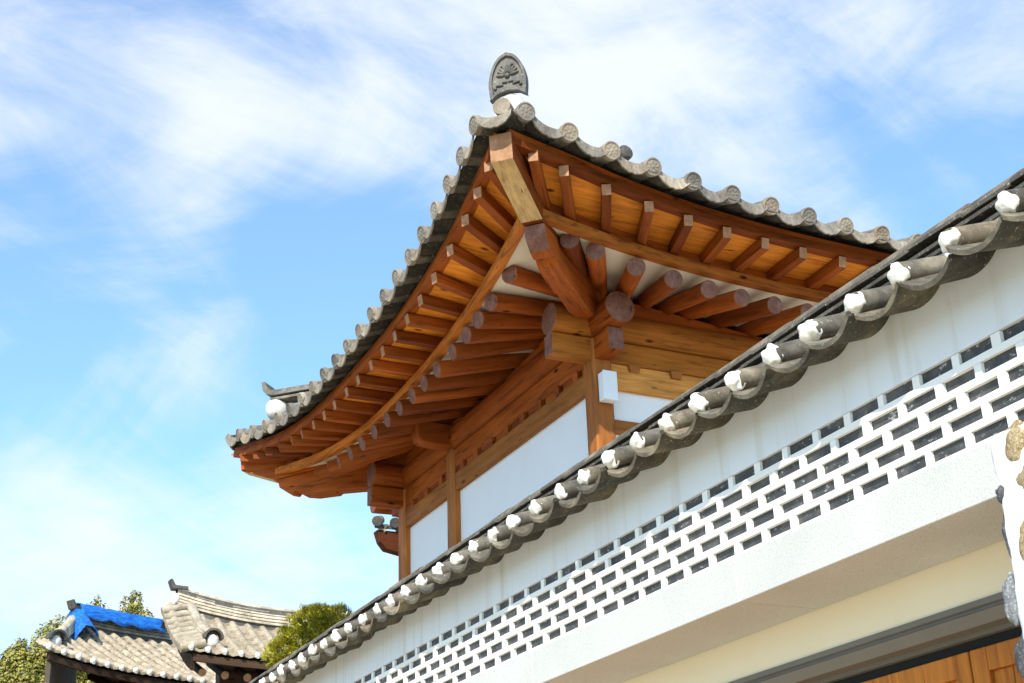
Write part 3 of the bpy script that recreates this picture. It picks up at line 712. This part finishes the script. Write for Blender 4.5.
# ------------------------------------------------------------------ street wall with brick band, coping and gateway
wall = thing('courtyard_wall', (4.2, 7, 0), 'long white plastered wall with a dark brick band, tiled coping and a granite beam over the gateway', 'wall')
YA, YB = -1.0, 17.0
mb = MB(); mb.box(4.032, 4.36, YA, YB, 3.46, 4.36); mb.build('core', M['mortar'], wall)
mb = MB(); mb.box(4.0, 4.031, YA, YB, 3.866, 4.33); mb.build('plaster', M['plaster'], wall)
mb = MB(); mb.box(4.0, 4.36, 10.2, YB, 0, 3.446); mb.build('plaster', M['plaster'], wall)
RP, BP, SL, SH = .0862, .238, .197, .054
off0 = 1.006*4
lat_ = MB(); br = MB()
for r in range(5):
    zt = 3.864-r*RP; off = off0+(BP/2 if r % 2 else 0)
    kk0 = int((YA-off)/BP)-1
    zb = zt-SH
    nxt = zt-RP if r < 4 else 3.448
    yy = YA
    while yy < YB-.01:      # bed joint, in lengths
        y2 = min(yy+.7, YB); lat_.box(4.0+random.uniform(0,.002), 4.031, yy, y2, nxt+.001, zb); yy = y2
    for i in range(kk0, kk0+90):
        y1 = off+i*BP; y0 = y1-SL+random.uniform(-.012,.010)        # slot from y0 to y1 (left edge in the picture is the far one)
        jn0, jn1 = y1+random.uniform(-.006,.004), y1+BP-SL+random.uniform(-.004,.006)
        if jn1 < YA or y1 > YB: continue
        # head joint between this slot and the next
        if jn0 > YA and jn1 < YB: lat_.box(4.0+random.uniform(0,.002), 4.031, jn0, jn1, zb+.0005, zt-.0005)
        if y0 > YA: br.box(4.020+random.uniform(-.006,.005), 4.031, y0-.02, y1+.02, zb-.012+.002*r, zt+.011, j=.0015)
# brick pieces overlap the joints only behind their faces
lat_.build('white_joints', M['mortar'], wall)
br.build('brick_band', M['brick'], wall)
# granite beam in lengths, fascia, metal frame
for a, b in ((3.905, 5.71), (5.714, 8.0), (8.004, 10.3)):
    mb = MB(); mb.box(3.985, 4.462, a, b, 3.222, 3.442); mb.build('granite_beam', M['granite'], wall, bevel=.004)
mb = MB(); mb.box(4.466, 4.9, 3.80, 10.3, 3.012, 3.30); mb.build('fascia', M['cream'], wall)
mb = MB(); mb.prism([(4.455, 3.011), (4.455, 2.985), (4.475, 2.98), (4.475, 2.968), (4.46, 2.962), (4.50, 2.915), (4.58, 2.912), (4.58, 2.895), (4.75, 2.895), (4.75, 3.011)], 3.80, 10.3)
mb.build('metal_frame', M['frame'], wall, bevel=.002)
mb = MB(); mb.box(4.62, 4.9, 3.80, 10.3, 2.852, 2.894); mb.build('gap_strip', M['black'], wall)  # black strip painting the shade of the gap above the gate leaves
mb = MB(); mb.box(4.40, 4.9, 10.2, 10.5, 0, 3.0); mb.build('jamb', M['plaster'], wall)
# coping: round tiles with plaster plugs, trough tiles, ridge courses, cover tiles
TP = .309; NT = 44
rt0 = tt0 = pl0 = None
mbr = MB()
ring = lambda x, rr, z: [(x, rr*math.cos(a), z+rr*math.sin(a)) for a in [2*math.pi*i/14 for i in range(14)]]
mbr.loft([ring(.02, .051, 0), ring(.30, .048, 0)])
mbp = MB(); mbp.ell((0, 0, 0), (.038, .050, .048), 30, 20, jit=.30)
mbt = MB()
rings = []
for x, z in ((0, 0), (.008, .004), (.26, .0), (.50, .0)):
    up = [(x+(.012*noise.noise(Vector((u*3.1, 4, 1))) if x < .01 else 0), u*.147, z+.058*abs(u)**2.2) for u in [-1+i/6 for i in range(13)]]
    dn = [(x, u*.147, z+.058*abs(u)**2.2-.022) for u in [-1+i/6 for i in range(13)]]
    rings.append(up+dn[::-1])
for ra, rb in zip(rings[:-1], rings[1:]): trough_loft(mbt, [ra, rb], 13, 0, 1)
slope = Vector((1, 0, .36))
def wob(a): return random.uniform(-a, a)
for i in range(NT):
    y = 3.711-TP*4+TP*i
    m = frame((3.745+wob(.008), y+wob(.008), 4.176+wob(.005)), slope+Vector((0, wob(.03), wob(.02))))
    if rt0 is None: rt0 = mbr.build('round_tile', M['tile_old'], wall, m, smooth=True); r = rt0
    else: r = copy_obj(rt0, wall, m)
    mp = m @ Matrix.Translation((.022, 0, 0)) @ Matrix.Rotation(random.uniform(0, 6.3), 4, 'X') @ Matrix.Diagonal((random.uniform(.8,1.3), random.uniform(.92,1.08), random.uniform(.92,1.08), 1))
    if pl0 is None: pl0 = mbp.build('plaster_plug', M['lump'], r, mp, smooth=True)
    else: copy_obj(pl0, r, mp)
    m = frame((3.742+wob(.022), y+TP/2+wob(.010), 4.074+wob(.008)), slope+Vector((0, wob(.06), wob(.05)))) @ Matrix.Rotation(wob(.09), 4, 'X')
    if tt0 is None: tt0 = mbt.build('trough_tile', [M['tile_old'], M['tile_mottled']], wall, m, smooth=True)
    else: copy_obj(tt0, wall, m)
# back slope (seen from the yard only)
mb = MB()
for i in range(NT):
    y = 3.711-TP*4+TP*i; mb.cyl((4.30, y, 4.29), (4.62, y, 4.17), .058, .062, 10)
    mb.prism([(4.25, 4.23), (4.62, 4.08), (4.62, 4.10), (4.25, 4.25)], y+.06, y+TP-.06)
mb.build('back_tiles', M['tile_old'], wall, smooth=True)
mb = MB(); mb.box(4.03, 4.33, YA, YB-.2, 4.19, 4.31); mb.build('coping_bed', M['tile_dark'], wall)
def course(z0, th, half, lmin, lmax, name, mat, tilt):
    mb = MB(); y = YA
    while y < YB-.5:
        L = random.uniform(lmin, lmax); hx = half+wob(.010); dz = wob(.004); dz2 = wob(.006)
        x0, x1 = 4.165-hx, 4.165+hx
        mb.hexa([(x0, y, z0+dz), (x1, y, z0+dz), (x1, y+L-.004, z0+dz2), (x0, y+L-.004, z0+dz2), (x0+.006, y, z0+th+dz), (x1-.006, y, z0+th+dz), (x1-.006, y+L-.004, z0+th+dz2), (x0+.006, y+L-.004, z0+th+dz2)], [1, 0, 0, 0, 0, 0])
        y += L
    return mb.build(name, [mat, M['tile_under']], wall, bevel=.004)
course(4.322, .024, .176, .28, .34, 'flat_course', M['course'], 0)
mb = MB(); mb.box(4.075, 4.255, YA, YB-.3, 4.300, 4.50); mb.build('ridge_core', M['tile_dark'], wall)
course(4.378, .024, .164, .28, .34, 'flat_course', M['course'], 0)
course(4.434, .024, .150, .28, .34, 'flat_course', M['course'], 0)
mb = MB(); y = YA
while y < YB-.4:
    L = random.uniform(.30, .36); rr = .105+wob(.004); dz = wob(.006)
    mb.loft([[(4.165+q*math.cos(a), yy, 4.470+dz+.078*math.sin(a)) for a in [math.pi*t/10 for t in range(11)]] for yy, q in ((y, rr), (y+L+.012, rr*.94))]); y += L
mb.build('cover_tiles', M['tile_old'], wall, smooth=True)

# wooden gate leaves in the opening
gate = thing('wooden_gate', (4.66, 6.5, .12), 'varnished wooden gate leaves with framed plank panels under the granite beam', 'gate')
ys = [3.93, 4.87, 6.05, 7.23, 8.41, 9.6]
for a, b in zip(ys[:-1], ys[1:]):
    mb = MB(); a += .006; b -= .006
    mb.box(4.60, 4.655, a, a+.10, .14, 2.85); mb.box(4.60, 4.655, b-.10, b, .14, 2.85)
    mb.box(4.601, 4.654, a+.10, b-.10, 2.745, 2.85); mb.box(4.601, 4.654, a+.10, b-.10, .14, .34); mb.box(4.601, 4.654, a+.10, b-.10, 1.2, 1.32)
    lf = mb.build('leaf', M['door'], gate, bevel=.006)
    mb = MB(); n = 6; wv = (b-a-.2)/n
    for i in range(n): mb.box(4.625+wob(.001), 4.645, a+.10+i*wv+.002, a+.10+(i+1)*wv-.002, .34, 2.745)
    mb.build('plank_panel', M['door'], lf, bevel=.004)

# rubble stone pier at the right of the gateway
pier = thing('stone_pier', (4.15, 2.0, 0), 'white mortared rubble stone pier with tan and grey stones at the right of the gateway', 'wall')
mb = MB(); ny, nz = 60, 90; g = []
def pier_pt(u, z):
    """u runs round the pier: front face from y=-1 to the rounded corner at y=3.9, then into the gateway"""
    nn = noise.noise(Vector((u*5, z*5, 3)))*.022+noise.noise(Vector((u*14, z*14, 7)))*.008
    R = .05; yc = 3.93-R-.02*max(0, (3.2-z)/1.0)*0 + .035*max(0, 3.0-z)/.5*.55
    if u < yc: return (3.972-nn, u, z)
    a = min((u-yc)/R, math.pi/2)
    x = 3.972+R-(R+nn)*math.cos(a); y = yc+(R+nn)*math.sin(a)
    if (u-yc)/R > math.pi/2: x += (u-yc-R*math.pi/2)
    return (x, y, z)
us = [-1, -.5, 0, .5, 1, 1.5, 2, 2.4]+[2.6+.025*i for i in range(88)]
zs = [0, .3, .6, .9, 1.2, 1.5, 1.8, 2.0]+[2.1+.03*i for i in range(45)]
zs = [z for z in zs if z < 3.43]+[3.446]
mb.add([pier_pt(u, z) for z in zs for u in us], [(j*len(us)+i, j*len(us)+i+1, (j+1)*len(us)+i+1, (j+1)*len(us)+i) for j in range(len(zs)-1) for i in range(len(us)-1)])
mb.build('mortar', M['mortar'], pier, smooth=True)
def stone(y, z, ry, rz, mat, x=3.993, rot=0):
    mb = MB(); q = Matrix.Rotation(rot, 3, 'X').to_quaternion()
    mb.ell((0,0,0), (.030, ry, rz), 22, 14, jit=.25, q=q); mb.build('stone', M[mat], pier, Matrix.Translation((x, y, z)), smooth=True)
for y, z, ry, rz, mt, rot in [(3.790, 3.395, .066, .082, 'stone_tan', .2), (3.745, 3.235, .07, .075, 'stone_tan', -.3), (3.80, 3.03, .085, .12, 'stone_tan', .1), (3.60, 3.15, .07, .09, 'stone_grey', 0)]:
    stone(y, z, ry, rz, mt, rot=rot)
stone(3.905, 3.225, .035, .045, 'stone_dark', 4.004)
stone(3.915, 3.045, .022, .10, 'stone_dark', 4.006, -.15)
stone(3.965, 2.83, .035, .095, 'stone_grey', 4.006, .1)
stone(3.93, 2.60, .055, .09, 'stone_dark', 3.996)
stone(3.80, 2.78, .07, .08, 'stone_grey', 3.99)
random.seed(3)
for r in range(12):
    for c in range(12):
        y = 3.52-c*.26-(.13 if r % 2 else 0)+wob(.03); z = .15+r*.27+wob(.03)
        if y < -.9 or z > 3.3: continue
        stone(y, z, random.uniform(.08,.11), random.uniform(.08,.11), random.choice(['stone_tan','stone_grey','stone_tan','stone_dark']), rot=wob(1))

# ------------------------------------------------------------------ tiled houses on the slope beyond
def tiled_house(name, label, x0, x1, ye, ze, run, rise, lift, ridge_x0, floor, pitch=.36, ridge_lift=.5, hip=False):
    """house whose front eave runs along x at y=ye, height ze; ridge run metres behind and rise higher"""
    h = thing(name, ((x0+x1)/2, ye+run, floor), label, 'house', 'tiled houses on the slope')
    yr = ye+run; L = x1-x0
    def lf(x): t = max(0, 1-(x-x0)/2.2); t2 = max(0, 1-(x1-x)/2.2); return lift*(t*t+t2*t2)
    def z(x, v): return ze+lf(x)*(1-.5*v)+rise*(.78*v+.22*v*v)+ridge_lift*v*v*abs(2*(x-x0)/L-1)**2.2
    def vm(x): return max(.04, min(1, (x-x0-.05)/(ridge_x0-x0))) if hip else 1
    mb = MB()
    n = int(L/pitch)
    for i in range(n+1):
        x = x0+.06+i*(L-.12)/n
        for kx in range(7):
            v0, v1 = kx/7, (kx+1.06)/7
            if v0 > vm(x): break
            p0 = Vector((x+wob(.008), ye+run*v0, z(x, v0)+.05)); p1 = Vector((x+wob(.008), ye+run*v1, z(x, min(v1, 1))+.05)); rr = pitch*.235
            mb.loft([[p+Vector((q*math.cos(a), 0, q*math.sin(a))) for a in [math.pi*t/6 for t in range(7)]] for p, q in ((p0, rr*1.04), (p1, rr*.94))])
        if i < n:
            xa, xb = x+pitch*.18, x+(L-.12)/n-pitch*.18; xm = (xa+xb)/2
            m_ = 13
            for kx in range(m_):
                v0, v1 = kx/m_, (kx+1)/m_
                if v0 > vm(xm): break
                mb.loft([[(xa, ye+run*v, z(xa, v)+d+.03), (xm, ye+run*v, z(xm, v)+d), (xb, ye+run*v, z(xb, v)+d+.03), (xb, ye+run*v, z(xb, v)+d-.02), (xm, ye+run*v, z(xm, v)+d-.05), (xa, ye+run*v, z(xa, v)+d-.02)] for v, d in ((v0, .045), (v1, 0))])
    # deck front and back
    nx = 12
    def row(x):
        q = vm(x); a = [(x, ye+.06+(run-.06)*v*q, z(x, v*q)-.05) for v in (0, .25, .5, .75, 1)]
        if x < ridge_x0-1e-6 and hip: return a+[a[-1]]*5
        return a+[(x, yr+(yr-y)*.22, zz if q < .3 else z(x, 1)-.05-(z(x, 1)-.05-zz)*.22) for _, y, zz in a[::-1]]
    mb.loft([row(x) for x in sorted([x0+L*i/nx for i in range(nx+1)]+[ridge_x0, ridge_x0-.01])], 1, closed=False)
    if hip:
        q = [(x0+.05+(ridge_x0-x0)*v, ye+.06+(run-.06)*v, z(x0+(ridge_x0-x0)*v, v)-.06) for v in (.03, .25, .5, .75, 1)]
        gm = MB(); gm.loft([[p, (p[0]+.1, p[1]-.02, p[2]), (p[0]+.1, p[1]-.02, floor-1), (p[0], p[1], floor-1)] for p in q]); gm.build('gable_wall', M['old_wall'], h)
    rf = mb.build('roof', [M['tile_far'], M['tile_dark']], h, smooth=True)
    # plastered tile ends
    mb = MB(); mb.ell((0,0,0), (pitch*.20, .06, pitch*.19), 10, 7, jit=.3); e0 = None
    for i in range(n+1):
        x = x0+.06+i*(L-.12)/n; m = Matrix.Translation((x, ye-.01, z(x, 0)+.06))
        if e0 is None: e0 = mb.build('plaster_plug', M['lump'], rf, m, smooth=True)
        else: copy_obj(e0, rf, m)
    # main ridge, sagging, with plaster end
    def rz(t): return z(ridge_x0+(x1-.3-ridge_x0)*t, 1)+.03
    pts = [Vector((ridge_x0+(x1-.3-ridge_x0)*i/14, yr, rz(i/14))) for i in range(15)]
    rg, tp = ridge_along('ridge', pts, h, .15, 5, th=.045, cover=.10, mats=[M['tile_far'], M['tile_dark']])
    plaster_end(pts[0]+Vector((-.02, -.02, .15)), (-1,0,0), rg, .13, .14, .09)
    mb = MB(); mb.prism([(-.25, .0), (.05, .0), (.12, .18), (.07, .19), (0, .07), (-.25, .06)], -.12, .12); mb.build('ridge_lip', M['tile_dark'], rg, frame(pts[0]+Vector((-.05,0,tp)), (-1,0,0)), .01)
    # descending ridge on the front slope
    xd = ridge_x0+.28
    dp = [Vector((xd+.10*(i/7)**2, yr-.05-(run*.70)*i/7, z(xd, 1-(.05+.70*run/run*i/7))+.06-.05*math.sin(i/7*math.pi))) for i in range(8)]
    if hip: dp = [Vector((ridge_x0+(x0-ridge_x0)*.72*q, yr-run*.72*q, z(ridge_x0+(x0-ridge_x0)*.72*q, 1-.72*q)+.05)) for q in [i/7 for i in range(8)]]
    dr, tp2 = ridge_along('descending_ridge', dp, h, .13, 3, th=.04, cover=.10, mats=[M['tile_far'], M['tile_dark']])
    plaster_end(dp[-1]+Vector((0, -.06, .07)), (0,-1,0), dr, .11, .12, .08)
    mb = MB(); mb.loft([[(q*math.cos(a), y, q*math.sin(a)) for a in [math.pi*t/10 for t in range(11)]]+[(q2*math.cos(a), y, q2*math.sin(a)) for a in [math.pi*t/10 for t in range(10, -1, -1)]] for y, q, q2 in ((-.12, .19, .15), (.1, .19, .15))])
    mb.build('end_hood', M['tile_dark'], dr, Matrix.Translation(dp[-1]+Vector((0, -.05, .10))), smooth=True)
    # verge: short tiles along the left edge, seen from the side
    mb = MB()
    for i in range(9):
        v = (i+.3)/9.3; p = Vector((x0-.03, ye+run*v, z(x0, v)+.05)); mb.cyl(p+Vector((-.10,0,-.03)), p+Vector((.35,0,.09)), .085, .08, 10); 
    if not hip: mb.build('verge_tiles', M['tile_far'], h, smooth=True)
    mb = MB(); mb.loft([[(x, ye+.1+(run-.1)*v, z(x0, v)+dz) for dz in (-.32, -.06)] + [] for v in (0, .25, .5, .75, 1) for x in (x0+.12,)], 0, closed=False)
    mb2 = MB()
    for i in range(6):
        v0, v1 = i/6, (i+1)/6
        mb2.hexa([(x0+.10, ye+.1+run*v0, z(x0, v0)-.34), (x0+.16, ye+.1+run*v0, z(x0, v0)-.34), (x0+.16, ye+.1+run*v1, z(x0, v1)-.34), (x0+.10, ye+.1+run*v1, z(x0, v1)-.34),
                  (x0+.10, ye+.1+run*v0, z(x0, v0)-.06), (x0+.16, ye+.1+run*v0, z(x0, v0)-.06), (x0+.16, ye+.1+run*v1, z(x0, v1)-.06), (x0+.10, ye+.1+run*v1, z(x0, v1)-.06)])
    if not hip: mb2.build('bargeboard', M['old_wood'], h)
    # eave: board, rafters, wall
    mb = MB(); rr = []
    for i in range(13):
        x = x0+.12+(L-.24)*i/12; rr.append([(x, ye+.05, z(x, 0)-.16), (x, ye+.12, z(x, 0)-.16), (x, ye+.12, z(x, 0)-.03), (x, ye+.05, z(x, 0)-.03)])
    mb.loft(rr); mb.build('eave_board', M['old_wood'], h)
    ra0 = None; mb = MB(); mb.cyl((0,0,0), (0, 1.2, .45), .075, .075, 10, cm=1)
    for i in range(4 if hip else 0, int(L/.42)):
        x = x0+.35+.42*i; m = Matrix.Translation((x, ye+.28, z(x, 0)-.30))
        if ra0 is None: ra0 = mb.build('rafter', [M['old_wood'], M['pale_end']], h, m, smooth=True)
        else: copy_obj(ra0, h, m)
    mb = MB(); mb.box(ridge_x0 if hip else x0+.9, x1-.4, ye+1.0, ye+1.5, floor-1, ze+.28); mb.build('wall', M['old_wall'], h)
    mb = MB(); xw = ridge_x0 if hip else x0+.85; mb.box(xw, x1-.35, ye+.93, ye+.998, ze-.28, ze-.05); mb.box(xw, xw+.15, ye+.92, ye+.998, floor-1, ze-.28); mb.box(x0+2.6, x0+2.75, ye+.92, ye+.998, floor-1, ze-.28); mb.build('timber_frame', M['old_wood'], h)
    return h, z, pts
def turn(objs, pivot, ang):
    T = Matrix.Translation(pivot) @ Matrix.Rotation(ang, 4, 'Z') @ Matrix.Translation(-Vector(pivot))
    for o in objs: o.matrix_basis = T @ WM[o]; WM[o] = T @ WM[o]
hA, zA, ptsA = tiled_house('tiled_house', 'sunlit tiled house with a sagging grey ridge, nearest the pine on the slope', 5.84, 11.5, 25.6, 7.0, 2.05, 1.02, .10, 6.02, 4.2, pitch=.30, ridge_lift=.30)
hB, zB, ptsB = tiled_house('tiled_house', 'sunlit tiled house whose ridge is wrapped in a blue tarpaulin', 3.70, 10.5, 28.0, 7.28, 2.4, 1.30, .20, 5.85, 4.4, pitch=.33, ridge_lift=.25, hip=True)
# blue tarpaulin over the second roof's ridge
mb = MB(); rings = []
for i in range(19):
    u = i/18*7; i0 = min(6, int(u)); p = ptsB[i0].lerp(ptsB[i0+1], u-i0)
    rings.append([p+Vector((0, y+wob(.02), zz+wob(.02))) for y, zz in ((.30, .05), (.24, .30), (.15, .47), (.0, .52), (-.15, .47), (-.21, .36), (-.24, .26), (-.27, .17+.04*math.sin(i*1.3)))])
mb.loft(rings, closed=False)
rings = []
for i in range(9):
    v = i/8; p = Vector((ptsB[0].x+.05-.25*v, ptsB[0].y-.1-.8*v, zB(ptsB[0].x+.2, 1-.36*v-.04)+.16))
    rings.append([p+Vector((dx+wob(.015), 0, dz+wob(.015))) for dx, dz in ((-.45, -.25), (-.30, .1), (-.12, .30), (.06, .33), (.18, .22), (.22, .10))])
mb.loft(rings, closed=False)
tp_ = mb.build('tarpaulin', M['tarp'], smooth=True)
sm = tp_.modifiers.new('thick', 'SOLIDIFY'); sm.thickness = .02
tag(tp_, 'bright blue tarpaulin wrapped over the ridge of a tiled roof', 'tarpaulin')
turn([hB, tp_], (3.70, 28.0, 0), math.radians(25))
# far roof tip behind the trees
ft = thing('distant_roof', (9.2, 66, 10), 'dark upturned roof gable just showing above the distant trees', 'house')
mb = MB()
zb = 15.1
mb.loft([[(8.9, 66, zb-1.6), (8.85, 66, zb+1.05), (8.95, 66, zb+1.02), (9.5, 66, zb+.62), (10.6, 66, zb+.35), (12.5, 66, zb+.25), (12.5, 66, zb-1.6)], [(8.9, 70, zb-1.6), (8.85, 70, zb+1.05), (8.95, 70, zb+1.02), (9.5, 70, zb+.62), (10.6, 70, zb+.35), (12.5, 70, zb+.25), (12.5, 70, zb-1.6)]])
mb.build('roof', M['tile_dark'], ft)
mb = MB(); mb.box(9.2, 12.4, 66.3, 69.6, 9, zb-1.6); mb.build('wall', M['panel'], ft)

# ------------------------------------------------------------------ trees
def tree(name, label, base, crown, leaf_mat, n, size, seed, needle=False, cat='tree', group=None, flat_top=False):
    rnd = random.Random(seed); t = thing(name, base, label, cat, group)
    mb = MB(); b = Vector(base)
    top = max(c[0].z for c in crown)
    ctr = sum((c[0] for c in crown), Vector())/len(crown)
    m1 = b.lerp(ctr, .5)+Vector((.08,.05,0)); r0 = .05*(top-b.z)**.7
    mb.cyl(b, m1, r0, r0*.75, 10); mb.cyl(m1, Vector((ctr.x, ctr.y, ctr.z)), r0*.75, r0*.5, 10)
    for c, rad in crown:
        mb.cyl(m1.lerp(ctr, .6), c-Vector((0,0,rad[2]*.3)), r0*.4, r0*.12, 7)
        for q in range(4):
            mb.cyl(c-Vector((0,0,rad[2]*.4)), c+Vector((rnd.uniform(-.7,.7)*rad[0], rnd.uniform(-.7,.7)*rad[1], rnd.uniform(-.2,.6)*rad[2])), r0*.16, r0*.05, 5)
    mb.build('trunk', M['bark'], t, smooth=True)
    mb = MB()
    vol = [c[1][0]*c[1][1]*c[1][2] for c in crown]
    tot = sum(v**.67 for v in vol)
    for (c, rad), v in zip(crown, vol):
        for q in range(int(n*v**.67/tot)):
            while True:
                p = Vector((rnd.uniform(-1,1), rnd.uniform(-1,1), rnd.uniform(-1,1)))
                l = p.length
                if 0.3 < l <= 1: break
            p = p/l*(l**.45)
            if flat_top and p.z < -.35: continue
            nz_ = noise.noise(p*2.6+c*3.1)
            if nz_ < (.0 if needle else -.15): continue
            kx = 1+.20*noise.noise(p*3.3+c*1.7)
            pos = c+Vector((p.x*rad[0], p.y*rad[1], p.z*rad[2]))*kx
            d = (p+Vector((rnd.uniform(-.8,.8), rnd.uniform(-.8,.8), rnd.uniform(-.2,1.0)))).normalized()
            s = size*rnd.uniform(.6, 1.3)
            if needle:
                for w_ in range(3):
                    d2 = (d+Vector((rnd.uniform(-.7,.7), rnd.uniform(-.7,.7), rnd.uniform(0,.8)))).normalized(); sd = d2.orthogonal().normalized()*s*.10
                    mb.add([pos-sd, pos+sd, pos+d2*s], [(0,1,2)])
            else:
                a = d.orthogonal().normalized(); a = Matrix.Rotation(rnd.uniform(0,6.3), 3, d) @ a; bb = d.cross(a)
                mb.add([pos-a*s*.5, pos-bb*s*.35, pos+a*s*.5+d*s*.25, pos+bb*s*.35+d*s*.1], [(0,1,2,3)])
    me = bpy.data.meshes.new('crown'); off = Vector(base)
    me.from_pydata([tuple(v-off) for v in mb.v], [], mb.f); me.materials.append(leaf_mat)
    o = bpy.data.objects.new('crown', me); col.objects.link(o); put(o, t, Matrix.Translation(off))
    return t
V = Vector
tree('pine_tree', 'rounded cloud-pruned pine with yellow green needles above the wall coping', (6.9, 21.0, 1.4),
     [(V((6.72, 21.0, 6.48)), (.42,.42,.42)), (V((7.05, 20.95, 6.55)), (.40,.4,.34)), (V((6.42, 21.0, 6.26)), (.34,.36,.30)), (V((7.40, 20.9, 6.45)), (.34,.3,.28)), (V((6.2, 21.0, 6.12)), (.24,.25,.2)), (V((6.85, 21.2, 6.70)), (.38,.36,.22)), (V((7.66, 20.85, 6.40)), (.25,.25,.2))],
     M['pine'], 26000, .085, 5, needle=True)
tree('pine_tree', 'tip of a pine crown showing just over the coping left of the far post', (8.1, 20.6, 1.4),
     [(V((7.95, 20.3, 6.72)), (.36,.36,.36)), (V((8.2, 20.4, 6.6)), (.3,.3,.3))], M['pine'], 4000, .085, 6, needle=True)
def conifer(x, y, zb_, ztop, r, seed, label):
    rn = random.Random(seed); cr = []
    H = ztop-zb_
    for i in range(26):
        u = i/25; rr = r*(1-u**2.6)**.7+.22; a = rn.uniform(0, 6.3); q = rr*.55*rn.uniform(.6,1.1)
        cr.append((V((x+q*math.cos(a), y+q*math.sin(a), zb_+H*u-.2)), (rr*.55, rr*.55, rr*.5+.28)))
    tree('juniper_tree', label, (x, y, zb_-2.5), cr, M['juniper'], 48000, .115, seed, group='trees beyond the tiled roofs')
conifer(6.7, 59.5, 10.0, 14.3, 1.45, 11, 'low bushy juniper at the left end of the distant trees')
conifer(8.3, 59.6, 10.0, 15.4, 1.7, 12, 'juniper second from the left in the distant trees, below the dark roof tip')
conifer(9.7, 59.2, 10.0, 16.2, 1.8, 13, 'juniper behind the tarpaulin roof, third of the distant trees')
conifer(11.1, 59.0, 10.0, 16.5, 1.4, 14, 'tallest distant juniper, rising behind the blue tarpaulin')
